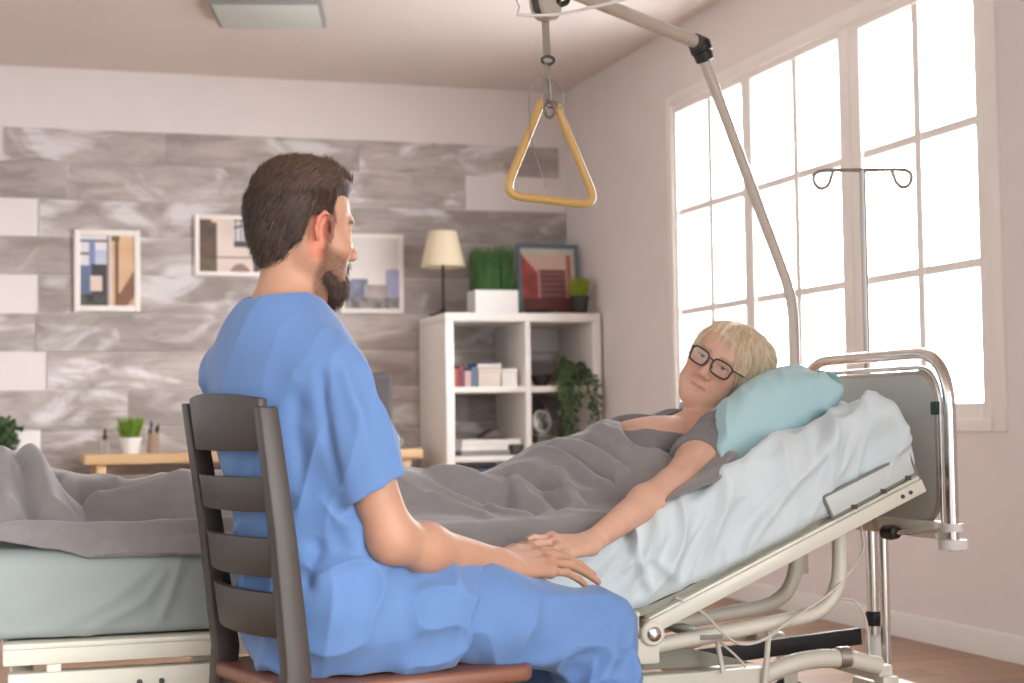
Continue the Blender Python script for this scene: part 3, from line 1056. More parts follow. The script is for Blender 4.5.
_z = 0.43 + np.concatenate([[0], np.cumsum(np.sin(_a[:-1]) * np.diff(_s))])

def deck(s, h=0.0):
    """point of the bed's side view: s along the deck from the foot, h above it"""
    a = np.interp(s, _s, _a)
    return np.interp(s, _s, _x) - np.sin(a) * h, np.interp(s, _s, _z) + np.cos(a) * h

bed = thing('hospital_bed', 'cream and chrome adjustable hospital bed with raised head section and lifting pole', 'bed', (1.1, 3.95, 0))
ir = MB()
for y in (BY0 + 0.012, BY1 - 0.012):
    ir.beam((0.02, y, 0.404), (1.40, y, 0.404), 0.05, 0.046)
    ir.beam((0.02, y - math.copysign(0.006, 3.95 - y), 0.42), (1.40, y - math.copysign(0.006, 3.95 - y), 0.42), 0.05, 0.012)
ir.beam((0.045, BY0 + 0.03, 0.404), (0.045, BY1 - 0.03, 0.404), 0.05, 0.044)
obj('mattress_frame', ir, M_cream, bed, 0.004)
lr = MB()
for y in (BY0 + 0.012, BY1 - 0.012):
    lr.beam((0.03, y, 0.335), (1.45, y, 0.335), 0.045, 0.06)
for x in (0.06, 0.75, 1.40):
    lr.beam((x, BY0 + 0.03, 0.335), (x, BY1 - 0.03, 0.335), 0.045, 0.05)
for x in (0.12, 0.6, 1.1):
    for y in (BY0 + 0.014, BY1 - 0.014):
        lr.beam((x, y, 0.36), (x, y, 0.385), 0.03, 0.03, (1, 0, 0))
sf = obj('side_frame', lr, M_cream, bed, 0.005)
for x in (0.29, 0.335):
    obj('screw', MB().lathe([(0.006, 0), (0.006, 0.003), (0.002, 0.004)], (x, BY0 - 0.0105, 0.335), 12, (0, -1, 0)), M_edge, sf)
# raised back frame: a rail of two steps on each side, a hinge and cross bars
br = MB()
e0, e1 = Vector((1.425, 0, 0.386)), Vector((2.145, 0, 0.693))
upn = Vector((-math.sin(TH), 0, math.cos(TH)))
for y, sg in ((BY0 + 0.008, 1), (BY1 - 0.008, -1)):
    yv = Vector((0, y, 0))
    br.beam(e0 + yv, e1 + yv, 0.045, 0.034, upn)
    br.beam(e0 + yv + upn * 0.021 + Vector((0.01, 0.006 * sg, 0)), e1 + yv + upn * 0.021 + Vector((0, 0.006 * sg, 0)), 0.04, 0.01, upn)
for k in (0.03, 0.33, 0.66, 0.98):
    c = e0.lerp(e1, k)
    br.beam(c + Vector((0, BY0 + 0.02, 0)), c + Vector((0, BY1 - 0.02, 0)), 0.03, 0.025, upn)
bf = obj('back_frame', br, M_cream, bed, 0.004)
for y, d in ((BY0 - 0.016, -1), (BY1 + 0.016, 1)):
    hg = obj('hinge', MB().lathe([(0.028, -0.006), (0.028, 0.004), (0.024, 0.008)], (1.43, y, 0.375), 24, (0, d, 0)), M_cream, bed)
    obj('hinge_bolt', MB().lathe([(0.017, 0.0085), (0.017, 0.013), (0.009, 0.018), (0.004, 0.018)], (1.43, y, 0.375), 20, (0, d, 0)), M_chrome, hg)
for k in (0.915, 0.945):
    c = e0.lerp(e1, k)
    obj('screw', MB().lathe([(0.005, 0), (0.005, 0.003), (0.002, 0.004)], c + Vector((0, BY0 - 0.0148, 0)), 12, (0, -1, 0)), M_edge, bf)
dp = MB()
n_ = 40
dv, df = [], []
for k in range(n_ + 1):
    s_ = 0.03 + (2.2 - 0.03) * k / n_
    for h_ in (-0.024, -0.002):
        x_, z_ = deck(s_, h_)
        dv += [(float(x_), BY0 + 0.022, float(z_)), (float(x_), BY1 - 0.022, float(z_))]
for k in range(n_):
    o = k * 4
    df += [(o, o + 1, o + 5, o + 4), (o + 2, o + 6, o + 7, o + 3), (o, o + 4, o + 6, o + 2), (o + 1, o + 3, o + 7, o + 5)]
df += [(0, 2, 3, 1), (n_ * 4, n_ * 4 + 1, n_ * 4 + 3, n_ * 4 + 2)]
dp.add(dv, df)
obj('deck_panel', dp, M_greyp, bed)
# plate that keeps the mattress in place at the head
pc = [Vector((1.868, 0, 0.672)), Vector((2.100, 0, 0.770)), Vector((2.118, 0, 0.722)), Vector((1.892, 0, 0.622))]
cc = sum(pc, Vector()) / 4
pl = obj('side_plate', MB().prism([((p - cc).x, (p - cc).z) for p in pc], (1, 0, 0), (0, 0, 1), (0, 1, 0), 0.008, (cc.x, BY0 - 0.022, cc.z)), M_plate, bed, 0.003)
pe = MB()
for a, b in zip(pc, pc[1:] + pc[:1]):
    pe.beam((a.x, BY0 - 0.018, a.z), (b.x, BY0 - 0.018, b.z), 0.010, 0.006)
obj('edging', pe, M_edge2, pl)
for k in (0.25, 0.6, 0.9):
    c = pc[3].lerp(pc[2], k)
    obj('tab', MB().box((c.x - 0.008, BY0 - 0.024, c.z - 0.006), (c.x + 0.008, BY0 - 0.012, c.z + 0.005)), M_edge, pl)
# bent support tubes under the back section
for y in (3.60, 3.83):
    obj('support_tube', MB().tube(rnd([(1.975, y, 0.615), (1.972, y, 0.39), (1.44, y, 0.325)], 0.11, 8), 0.0185, 14), M_cream, bed)
obj('support_bracket', MB().beam((1.62, 3.58, 0.345), (1.62, 3.85, 0.345), 0.06, 0.012), M_greyp, bed, 0.003)
# head end: chrome hoop, thin inner hoop, panel, cross bar
HX = 2.27
obj('head_hoop', MB().tube(rnd([(HX, 3.565, 0.53), (HX, 3.565, 1.02), (HX, 4.335, 1.02), (HX, 4.335, 0.53)], 0.15, 10), 0.0155, 18), M_chrome, bed)
obj('inner_hoop', MB().tube(rnd([(HX, 3.606, 0.56), (HX, 3.606, 0.984), (HX, 4.294, 0.984), (HX, 4.294, 0.56)], 0.11, 8), 0.0065, 12), M_chrome, bed)
def rrect(y0, y1, z0, z1, r, n=6):
    o = []
    for cy, cz, a0 in ((y1 - r, z1 - r, 0), (y0 + r, z1 - r, 90), (y0 + r, z0 + r, 180), (y1 - r, z0 + r, 270)):
        for k in range(n + 1):
            a = math.radians(a0 + 90 * k / n)
            o.append((cy + r * math.cos(a), cz + r * math.sin(a)))
    return o
pn = obj('head_panel', MB().prism(rrect(3.622, 4.278, 0.592, 0.966, 0.075), (0, 1, 0), (0, 0, 1), (1, 0, 0), 0.018, (HX - 0.009, 0, 0)), M_panel, bed, 0.003)
obj('panel_trim', MB().tube([(HX, y, z_) for y, z_ in rrect(3.6195, 4.2805, 0.5895, 0.9685, 0.0775)], 0.008, 8, True), M_alu, pn)
obj('clip', MB().box((HX - 0.014, 3.602, 0.862), (HX + 0.014, 3.632, 0.896)), M_clip, bed, 0.003)
obj('clip', MB().box((HX - 0.014, 4.268, 0.862), (HX + 0.014, 4.298, 0.896)), M_clip, bed, 0.003)
obj('cross_bar', MB().box((HX - 0.028, 3.60, 0.552), (HX + 0.028, 4.30, 0.594)), M_cream, bed, 0.006)
for y in (3.565, 4.335):
    obj('hoop_socket', MB().lathe([(0.026, 0.0), (0.026, 0.02)], (HX, y, 0.572), 24), M_wht, bed)
    obj('hoop_foot', MB().lathe([(0.016, 0), (0.016, 0.006), (0.036, 0.0065), (0.036, 0.03), (0.018, 0.031)], (HX, y, 0.522), 24), M_wht, bed)
kn = obj('locking_knob', MB().lathe([(0.004, 0), (0.016, 0.004), (0.02, 0.03), (0.018, 0.058), (0.008, 0.064)], (HX - 0.05, 3.745, 0.56), 18, (0, 1, -0.03)), M_black, bed)
obj('knob_rod', MB().tube([(HX - 0.05, 3.744, 0.56), (HX - 0.03, 3.58, 0.574)], 0.006), M_chrome, kn)
obj('strut', MB().tube([(2.118, 3.70, 0.66), (2.16, 3.74, 0.57)], 0.008), M_alu, bed)
# chassis
ch = MB()
for y in (3.68, 4.22):
    ch.beam((0.25, y, 0.225), (1.80, y, 0.225), 0.05, 0.056)
for x in (0.27, 1.0, 1.70):
    ch.beam((x, 3.68, 0.225), (x, 4.22, 0.225), 0.05, 0.05)
ch = obj('chassis', ch, M_cream, bed, 0.006)
for y in (3.68, 4.22):
    obj('chassis_tube', MB().tube(rnd([(1.79, y, 0.228), (1.90, y, 0.262), (2.02, y, 0.262), (2.12, y, 0.235)], 0.05), 0.023, 14), M_cream, bed)
    obj('tube_clamp', MB().tube([(2.005, y, 0.262), (2.035, y, 0.262)], 0.027, 14), M_alu, bed)
    for x in (0.3, 2.14):
        fk = obj('caster_fork', MB().box((x - 0.022, y - 0.024, 0.06), (x + 0.022, y - 0.018, 0.16)).box((x - 0.022, y + 0.018, 0.06), (x + 0.022, y + 0.024, 0.16)).box((x - 0.022, y - 0.024, 0.16), (x + 0.022, y + 0.024, 0.21)), M_cream, bed, 0.003)
        obj('wheel', MB().lathe([(0.05, -0.016), (0.062, -0.012), (0.062, 0.012), (0.05, 0.016)], (x, y, 0.062), 28, (0, 1, 0)), M_black, fk)
obj('chassis_plate', MB().prism([(1.40, 0.345), (1.49, 0.335), (1.80, 0.255), (1.40, 0.255)], (1, 0, 0), (0, 0, 1), (0, 1, 0), 0.008, (0, 3.72, 0)), M_greyp, bed, 0.002)
for x in (0.5, 1.25):
    obj('lift_column', MB().box((x - 0.05, 3.9, 0.25), (x + 0.05, 4.0, 0.34)), M_cream, bed, 0.006)
obj('cross_brace', MB().beam((1.72, 4.02, 0.225), (2.26, 4.02, 0.262), 0.02, 0.045), M_black, bed, 0.002)
hp = obj('head_post', MB().tube([(HX, 3.90, 0.16), (HX, 3.90, 0.552)], 0.013, 16), M_chrome, bed)
obj('post_socket', MB().box((HX - 0.05, 3.82, 0.10), (HX + 0.05, 4.0, 0.16)), M_cream, hp, 0.008)
obj('cross_beam', MB().beam((2.14, 3.68, 0.215), (2.14, 4.22, 0.215), 0.04, 0.04), M_cream, bed, 0.004)
obj('link_rod', MB().tube([(1.66, 3.64, 0.33), (1.675, 3.64, 0.25)], 0.006), M_cream, bed)
obj('link_rod', MB().tube([(1.80, 3.64, 0.36), (1.785, 3.64, 0.22)], 0.007), M_cream, bed)
obj('cable', MB().tube(spl([(1.50, 3.505, 0.45), (1.515, 3.49, 0.44), (1.564, 3.50, 0.413), (1.626, 3.52, 0.357), (1.677, 3.54, 0.331), (1.742, 3.55, 0.337), (1.821, 3.56, 0.38), (1.945, 3.575, 0.445), (2.05, 3.63, 0.52), (2.07, 3.66, 0.57), (2.07, 3.68, 0.62)], 8), 0.0032, 8), M_cable, bed)
obj('cable', MB().tube(spl([(1.93, 3.60, 0.40), (2.013, 3.70, 0.404), (2.069, 3.70, 0.395), (2.098, 3.70, 0.348), (2.105, 3.70, 0.27), (2.10, 3.70, 0.235)], 8), 0.0032, 8), M_cable, bed)
obj('cable', MB().tube(spl([(1.56, 3.63, 0.35), (1.643, 3.66, 0.345), (1.696, 3.68, 0.31), (1.74, 3.68, 0.27), (1.76, 3.68, 0.24)], 8), 0.003, 8), M_cable, bed)
# lifting pole
lpst = [(2.277, 4.40, 0.45), (2.277, 4.40, 1.215), (1.988, 4.40, 1.962)]
pole = obj('lifting_pole', MB().tube(rnd(lpst, 0.08, 8), 0.0165, 16), M_boom, bed)
obj('pole_socket', MB().lathe([(0.028, 0), (0.028, 0.2)], (2.277, 4.40, 0.40), 20), M_cream, bed)
obj('socket_arm', MB().box((HX - 0.02, 4.30, 0.55), (HX + 0.03, 4.40, 0.59)), M_cream, bed, 0.004)
obj('boom', MB().tube([(2.0, 4.40, 1.965), (1.45, 4.12, 2.03), (1.16, 3.97, 2.065)], 0.0195, 18), M_boom, bed)
jn = obj('boom_joint', MB().lathe([(0.017, -0.045), (0.027, -0.04), (0.029, -0.015), (0.033, -0.012), (0.033, 0.016), (0.026, 0.022), (0.012, 0.026)], (1.994, 4.40, 1.955), 26, (-0.36, 0, 0.93)), M_black, bed)
obj('joint_cap', MB().lathe([(0.022, -0.02), (0.025, -0.016), (0.025, 0.02), (0.021, 0.024)], (1.985, 4.392, 1.966), 22, (-0.87, -0.44, 0.10)), M_edge, jn)

# ------------------------------------------------------------------ mattress in its fitted sheet
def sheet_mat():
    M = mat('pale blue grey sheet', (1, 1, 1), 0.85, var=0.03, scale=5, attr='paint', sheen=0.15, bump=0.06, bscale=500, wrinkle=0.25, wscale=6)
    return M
M_sheet = sheet_mat()
NS, HT = 420, 0.182
half = []
R_ = 0.05
sec = []        # cross-section (y, h, arc) from near bottom up and over
for y, h in [(BY0 + 0.03, 0.0)] + [(BY0 + 0.004, 0.008)] + [(BY0, 0.02 + 0.112 * k / 32) for k in range(33)] + \
        [(BY0 + R_ - R_ * math.cos(a), HT - R_ + R_ * math.sin(a)) for a in [PI / 2 * k / 14 for k in range(1, 15)]] + \
        [(BY0 + R_ + (BY1 - BY0 - 2 * R_) * k / 80, HT) for k in range(1, 81)] + \
        [(BY1 - R_ + R_ * math.sin(a), HT - R_ + R_ * math.cos(a)) for a in [PI / 2 * k / 8 for k in range(1, 9)]] + \
        [(BY1, 0.13 - 0.11 * k / 8) for k in range(1, 9)] + [(BY1 - 0.03, 0.0)]:
    sec.append((y, h))
sec = np.array(sec)
arc = np.concatenate([[0], np.cumsum(np.linalg.norm(np.diff(sec, axis=0), axis=1))])
NP_ = len(sec)
ss = np.linspace(-0.03, 2.21, NS)
SG, KG = np.meshgrid(ss, np.arange(NP_), indexing='ij')
sg = SG.ravel()
yy = sec[KG.ravel(), 0]
hh = sec[KG.ravel(), 1]
qq = arc[KG.ravel()]
# round the ends
endd = np.minimum(sg + 0.03, 2.21 - sg)
rr_ = 0.045
ins = np.where(endd < rr_, rr_ - np.sqrt(np.maximum(0, rr_ ** 2 - (rr_ - endd) ** 2)), 0)
cy, chh = (BY0 + BY1) / 2, HT / 2
yy = cy + (yy - cy) * (1 - ins / ((BY1 - BY0) / 2))
hh = chh + (hh - chh) * (1 - ins / chh)
# outward direction in (y, h)
nyh = np.gradient(sec, axis=0)
nyh = np.stack([-nyh[:, 1], nyh[:, 0]], 1)
nyh /= np.linalg.norm(nyh, axis=1, keepdims=True) + 1e-9
ny_, nh_ = nyh[KG.ravel(), 0], nyh[KG.ravel(), 1]
d = np.zeros_like(sg)
back = sstep(1.15, 1.5, sg)
low = sstep(0.0, 0.05, qq)
top = sstep(0.14, 0.24, qq)
# slanting creases on the near side of the back section, pulled towards the hinge
th = math.radians(52)
u = sg * math.cos(th) - qq * math.sin(th)
w_ = sg * math.sin(th) + qq * math.cos(th)
P3 = np.stack([u * 9.5 + 0.5 * pnoise(np.stack([sg * 5, qq * 5, 0 * sg], 1), 4), w_ * 2.6, 0 * u], 1)
side = 1 - sstep(0.20, 0.42, qq)
d += back * side * (0.022 * ridge(P3, 1, 1.0) + 0.009 * ridge(P3 * 2.1 + 7, 2, 0.8)) * low
# long creases running up the back section beside the blanket
P4 = np.stack([sg * 2.4, (qq - 0.30 * sg) * 11, 0 * u], 1)
d += back * (0.012 * ridge(P4, 3, 0.6)) * sstep(0.15, 0.26, qq)
under = sstep(0.20, 0.27, qq) * (1 - sstep(1.83, 1.93, sg))
for ln, wd, am in [([(1.36, 0.10), (1.44, 0.22), (1.50, 0.30)], 0.013, 0.016), ([(1.44, 0.05), (1.40, 0.16), (1.44, 0.24)], 0.016, 0.016),
                   ([(1.52, 0.04), (1.48, 0.12), (1.56, 0.22)], 0.014, 0.014), ([(1.60, 0.06), (1.72, 0.19), (1.95, 0.26)], 0.016, 0.015),
                   ([(1.66, 0.02), (1.86, 0.13), (2.1, 0.20)], 0.014, 0.012), ([(1.40, 0.22), (1.7, 0.28), (2.15, 0.30)], 0.018, 0.014),
                   ([(1.55, 0.16), (1.80, 0.23), (2.18, 0.25)], 0.012, 0.010), ([(1.9, 0.12), (2.05, 0.2), (2.2, 0.22)], 0.014, 0.012)]:
    d += fold(np.stack([sg, qq], 1), ln, wd, am, 0.05)
d *= 1 - 0.85 * under
# a few soft slanting folds on the foot part
flat = 1 - sstep(1.1, 1.35, sg)
for ln, wd, am in [([(0.10, 0.03), (0.24, 0.10), (0.34, 0.18)], 0.022, 0.010), ([(0.16, 0.02), (0.30, 0.09), (0.36, 0.17)], 0.014, 0.008),
                   ([(0.33, 0.04), (0.36, 0.12), (0.38, 0.18)], 0.012, 0.007), ([(0.03, 0.06), (0.14, 0.13)], 0.02, 0.004), ([(0.5, 0.03), (0.7, 0.17)], 0.02, 0.006)]:
    d += fold(np.stack([sg, qq], 1), ln, wd, am, 0.05)
d += flat * 0.003 * pnoise(np.stack([sg * 7, qq * 9, 0 * u], 1), 8)
seam = np.exp(-((sg - 0.008) / 0.004) ** 2) * 0.003
d += seam * flat
bulge = 0.024 * np.exp(-((sg - 2.19) / 0.05) ** 2) * (1 - sstep(0.15, 0.3, qq)) * low
d += bulge
dx_s = 0.02 * np.exp(-((sg - 2.2) / 0.05) ** 2) * pnoise(np.stack([qq * 14, 0 * u + 3, 0 * u], 1), 5)
x_, z_ = deck(np.clip(sg + dx_s, 0, 2.26), np.maximum(0.0005, hh + nh_ * d))
x_ = x_ + np.minimum(0, sg)
yv = yy + ny_ * d
V = np.stack([x_, yv, z_], 1)
F = []
for i in range(NS - 1):
    for k in range(NP_ - 1):
        a = i * NP_ + k
        F.append((a, a + NP_, a + NP_ + 1, a + 1))
    F.append((i * NP_ + NP_ - 1, (i + 1) * NP_ + NP_ - 1, (i + 1) * NP_, i * NP_))
F.append(tuple(range(NP_)))
F.append(tuple((NS - 1) * NP_ + k for k in range(NP_))[::-1])
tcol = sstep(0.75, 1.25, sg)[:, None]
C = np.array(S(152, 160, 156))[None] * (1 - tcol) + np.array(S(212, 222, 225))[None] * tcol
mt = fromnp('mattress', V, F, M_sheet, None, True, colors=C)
tag(mt, 'mattress in a creased pale blue grey sheet on the bed, bent up at the head', 'mattress')

# ------------------------------------------------------------------ pillow
M_pillow = mat('pale teal pillowcase', S(172, 204, 208), 0.85, var=0.02, scale=6, sheen=0.15, bump=0.05, bscale=500, wrinkle=0.25, wscale=7)
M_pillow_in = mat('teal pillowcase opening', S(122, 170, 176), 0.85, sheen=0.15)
pw = thing('pillow', 'puffy pale teal pillow under the woman\'s head', 'pillow', (1.98, 3.9, 0.86))
th_p = math.radians(26.8)
pu, pv, pn_ = np.array([math.cos(th_p), 0, math.sin(th_p)]), np.array([0.13, 0.99, 0.02]), np.array([-math.sin(th_p), 0, math.cos(th_p)])
pc_ = np.array([1.860, 3.885, 0.876])
PA, PB, PT = 0.188, 0.275, 0.080
nu, nv = 140, 170
Vp = []
Fp = []
gu, gv = np.meshgrid(np.linspace(-1, 1, nu), np.linspace(-1, 1, nv), indexing='ij')
gu, gv = gu.ravel(), gv.ravel()
def soft(x):
    return np.sign(x) * (1 - (1 - np.abs(x)) ** 1.6)
for sgn in (1, -1):
    su, sv_ = soft(gu), soft(gv)
    e = (1 - np.abs(su) ** 3.0) * (1 - np.abs(sv_) ** 7)
    t = PT * np.maximum(e, 0) ** (0.42 if sgn > 0 else 0.34)
    pin = 1 - 0.05 * (gv ** 2) * (1 - gu ** 2)
    pin2 = 1 - 0.05 * (gu ** 2) * (1 - gv ** 2)
    lu, lv_ = su * PA * pin2, sv_ * PB * pin
    q = np.stack([lu * 9, lv_ * 9, 0 * lu + sgn], 1)
    rad = np.sqrt(gu ** 2 + gv ** 2)
    cr = 0.015 * ridge(np.stack([lu * 15 - lv_ * 8, lu * 4 + lv_ * 5, 0 * lu + 3 * sgn], 1), 11, 0.7) * sstep(0.2, 0.7, rad) * (1 - sstep(0.95, 1.0, np.maximum(np.abs(gu), np.abs(gv))))
    cr += 0.006 * pnoise(q * 0.6, 12)
    # a dent where the head lies
    if sgn > 0:
        t = t - 0.035 * np.exp(-(((lu + 0.07) / 0.09) ** 2 + ((lv_ - 0.03) / 0.1) ** 2))
    h = sgn * (t + cr * (e > 0.001)) - 0.045 * np.clip(-su, 0, 1) ** 2 - 0.02 * np.clip(su, 0, 1) ** 2
    Vp.append(pc_[None] + lu[:, None] * pu + lv_[:, None] * pv + h[:, None] * pn_)
    o = (0 if sgn > 0 else nu * nv)
    for i in range(nu - 1):
        for j in range(nv - 1):
            a = o + i * nv + j
            qd = (a, a + nv, a + nv + 1, a + 1)
            Fp.append(qd if sgn > 0 else qd[::-1])
Vp = np.concatenate(Vp)
fromnp('pillow_case', Vp, Fp, M_pillow, pw)
# open hem of the pillowcase at the head side
hm = []
hf = []
K = 60
for k in range(K + 1):
    v_ = -1 + 2 * k / K
    for j, (du, hgt) in enumerate([(0.0, 0.038), (0.028, 0.045), (0.052, 0.03), (0.055, 0.0), (0.05, -0.03), (0.028, -0.042), (0.0, -0.036), (0.02, 0.0)]):
        wv = 0.006 * math.sin(v_ * 9 + j)
        sc_ = max(0.0, 1 - abs(v_) ** 5) ** 0.5
        hm.append(pc_ + pu * (PA * 0.92 + du * 0.75 * sc_ + wv * 0.5) + pv * (v_ * PB * 0.97) + pn_ * (-0.016 + hgt * 0.85 * sc_ * (1 - 0.3 * v_ * v_) + wv * 0.7))
for k in range(K):
    for j in range(8):
        hf.append((k * 8 + j, k * 8 + (j + 1) % 8, k * 8 + 8 + (j + 1) % 8, k * 8 + 8 + j))
fromnp('pillowcase_hem', hm, hf, M_pillow_in, pw, label='darker teal open hem of the pillowcase')

# ------------------------------------------------------------------ trapeze handle hanging from the boom
M_tan = mat('tan plastic grip', S(200, 160, 92), 0.4, coat=0.2)
M_strap = mat('grey webbing strap', S(150, 140, 130), 0.8, bump=0.3, bscale=400)
M_steel = mat('dull steel', S(128, 120, 114), 0.35, metal=0.8)
TY = 4.10
tz = thing('trapeze_handle', 'tan triangular grab handle hanging on a grey strap above the patient', 'grab handle', (1.41, TY, 1.44))
tri = rnd([(1.394, TY, 1.712), (1.281, TY - 0.01, 1.455), (1.550, TY + 0.01, 1.437), (1.434, TY, 1.702)], 0.052, 8)
obj('grip', MB().tube(tri, 0.0115, 14), M_tan, tz)
obj('grip_clamp', MB().beam((1.392, TY, 1.708), (1.436, TY, 1.700), 0.024, 0.018), M_steel, tz, 0.003)
loop = [(1.41 + 0.014 * math.cos(a), TY - 0.014, 1.685 + 0.02 * math.sin(a)) for a in [2 * PI * k / 18 for k in range(18)]]
obj('hook_ring', MB().tube(loop, 0.004, 8, True), M_steel, tz)
obj('strap', MB().ribbon([(1.407, TY, 2.0), (1.407, TY, 1.93), (1.41, TY, 1.83)], 0.024, 0.002, (1, 0.35, 0)).ribbon([(1.413, TY, 1.815), (1.408, TY + 0.004, 1.775), (1.404, TY, 1.74), (1.406, TY - 0.008, 1.705)], 0.022, 0.002, (0.9, 0.5, 0)).ribbon([(1.413, TY + 0.01, 1.815), (1.418, TY + 0.01, 1.775), (1.42, TY + 0.004, 1.735), (1.414, TY - 0.01, 1.70)], 0.014, 0.002, (0.5, 0.9, 0)), M_strap, tz)
bk = [(1.413 + 0.017 * math.cos(a), TY, 1.822 + 0.011 * math.sin(a)) for a in [2 * PI * k / 14 for k in range(14)]]
obj('buckle', MB().tube(bk, 0.0045, 8, True), M_edge, tz)
obj('loose_strap_end', MB().ribbon(spl([(1.41, TY - 0.012, 1.768), (1.385, TY - 0.015, 1.775), (1.362, TY - 0.02, 1.755), (1.352, TY - 0.02, 1.72), (1.352, TY - 0.02, 1.66), (1.358, TY - 0.016, 1.60), (1.375, TY - 0.012, 1.55), (1.392, TY - 0.012, 1.50), (1.397, TY - 0.012, 1.475)], 6), 0.006, 0.002, (0.3, 1, 0)).ribbon(spl([(1.41, TY - 0.012, 1.768), (1.432, TY - 0.016, 1.758), (1.45, TY - 0.018, 1.725), (1.452, TY - 0.014, 1.70), (1.436, TY - 0.01, 1.69)], 6), 0.007, 0.002, (0.3, 1, 0)), M_strap, tz)
rl = obj('reel', MB().lathe([(0.03, -0.022), (0.048, -0.02), (0.05, 0.0), (0.048, 0.02), (0.03, 0.022)], (1.408, TY - 0.002, 1.976), 28, (0.6, -0.8, 0)), M_boom, tz)
obj('reel_cover', MB().prism([(-0.03, 0.05), (-0.045, 0.02), (-0.02, -0.042), (0.0, -0.05), (0.03, -0.04), (0.04, 0.05)], (0.8, 0.6, 0), (0, 0, 1), (0.6, -0.8, 0), 0.014, (1.378, TY - 0.02, 1.985)), M_edge, rl, 0.004)
obj('spreader_rod', MB().tube(spl([(1.317, TY - 0.03, 1.932), (1.36, TY - 0.032, 1.932), (1.42, TY - 0.035, 1.937), (1.48, TY - 0.03, 1.951), (1.56, TY - 0.02, 1.975), (1.70, TY, 2.02)], 6), 0.0045, 10), M_wht, tz)
obj('wire_link', MB().tube([(1.32, TY - 0.03, 1.932), (1.325, TY - 0.03, 1.955), (1.318, TY - 0.03, 1.968), (1.328, TY - 0.03, 2.0), (1.33, TY - 0.03, 2.04)], 0.0018, 6), M_steel, tz)
obj('boom_hook', MB().tube(rnd([(1.44, TY - 0.01, 1.985), (1.45, TY + 0.01, 1.975), (1.475, TY + 0.01, 1.985), (1.475, TY + 0.02, 2.02)], 0.01), 0.008, 10), M_black, tz)

# ------------------------------------------------------------------ drip stand behind the bed head
M_ivs = mat('stainless drip stand steel', S(168, 160, 154), 0.28, metal=1.0)
IX, IY = 2.335, 4.075
iv = thing('drip_stand', 'thin chrome drip stand with two curled hooks, in front of the window', 'drip stand', (IX, IY, 0))
obj('base_leg', MB().tube([(IX, IY, 0.10), (IX, IY, 0.60)], 0.0165, 16), M_chrome, iv, label='thick chrome lower tube')
obj('pole', MB().tube([(IX, IY, 0.60), (IX, IY, 1.553)], 0.0085, 14), M_ivs, iv)
obj('collar', MB().lathe([(0.018, 0), (0.021, 0.004), (0.021, 0.03), (0.012, 0.04)], (IX, IY, 0.59), 18), M_black, iv)
obj('clamp', MB().lathe([(0.02, -0.02), (0.024, -0.014), (0.024, 0.014), (0.02, 0.02)], (IX, IY - 0.002, 0.30), 18).lathe([(0.014, 0), (0.016, 0.03), (0.008, 0.034)], (IX + 0.005, IY - 0.02, 0.30), 14, (0.2, -1, 0)), M_black, iv)
obj('sleeve', MB().lathe([(0.024, 0), (0.024, 0.13), (0.02, 0.135)], (IX, IY, 0.12), 18), M_wht, iv)
ddir = Vector((0.953, -0.302, 0))
for s in (-1, 1):
    pts = [(0, 1.553), (0.105, 1.553), (0.132, 1.545), (0.138, 1.527), (0.128, 1.508), (0.112, 1.503), (0.096, 1.515), (0.088, 1.535), (0.082, 1.553)]
    obj('hook', MB().tube(spl([Vector((IX, IY, h)) + ddir * (s * q_) for q_, h in pts], 6), 0.0056, 10), M_ivs, iv)
for k in range(5):
    a = 2 * PI * k / 5 + 0.4
    e = Vector((IX + 0.26 * math.cos(a), IY + 0.26 * math.sin(a), 0.06))
    l_ = obj('leg', MB().beam((IX, IY, 0.11), e, 0.028, 0.02), M_wht, iv, 0.003)
    obj('caster', MB().lathe([(0.025, -0.01), (0.025, 0.01)], e + Vector((0, 0, -0.034)), 16, (math.sin(a), -math.cos(a), 0)), M_black, l_)

# ------------------------------------------------------------------ dark ladder-back chair
M_darkw = mat('dark stained wood', S(60, 50, 42), 0.48, var=0.06, scale=6, stretch=(8, 8, 1))
M_seat = mat('red brown wooden seat', S(128, 82, 62), 0.4, var=0.1, scale=4, stretch=(1, 8, 1))
chn = thing('dining_chair', 'dark wooden ladder-back chair with four curved slats, under the man', 'chair', (0.72, 3.1, 0))
RT, RB = Vector((0.458, 2.885, 0.893)), Vector((0.508, 2.885, 0.43))
LT, LB = Vector((0.374, 3.262, 0.905)), Vector((0.436, 3.262, 0.43))
acr = (LT - RT).normalized()
fwd_c = Vector((0.973, 0.23, 0))
for a, b in ((RT, RB), (LT, LB)):
    bot = Vector((b.x - 0.055, b.y, 0)) 
    p = MB()
    pts = [a + Vector((0, 0, 0.0)), b + Vector((0, 0, 0)), bot]
    # tapered square post with a kink at the seat
    prof = [(a, 0.034, 0.036), (a.lerp(b, 0.5) + fwd_c * 0.004, 0.036, 0.042), (b, 0.038, 0.048), (b.lerp(bot, 0.5) + fwd_c * 0.012, 0.036, 0.044), (bot, 0.032, 0.034)]
    v = []
    for c, w1_, d1_ in prof:
        for i, j in ((-1, -1), (1, -1), (1, 1), (-1, 1)):
            v.append(c + acr * (w1_ / 2 * i) + fwd_c * (d1_ / 2 * j))
    f = [(3, 2, 1, 0)] + [(k * 4 + j, k * 4 + (j + 1) % 4, k * 4 + 4 + (j + 1) % 4, k * 4 + 4 + j) for k in range(4) for j in range(4)] + [(16, 17, 18, 19)]
    p.add(v, f)
    obj('back_post', p, M_darkw, chn, 0.004)
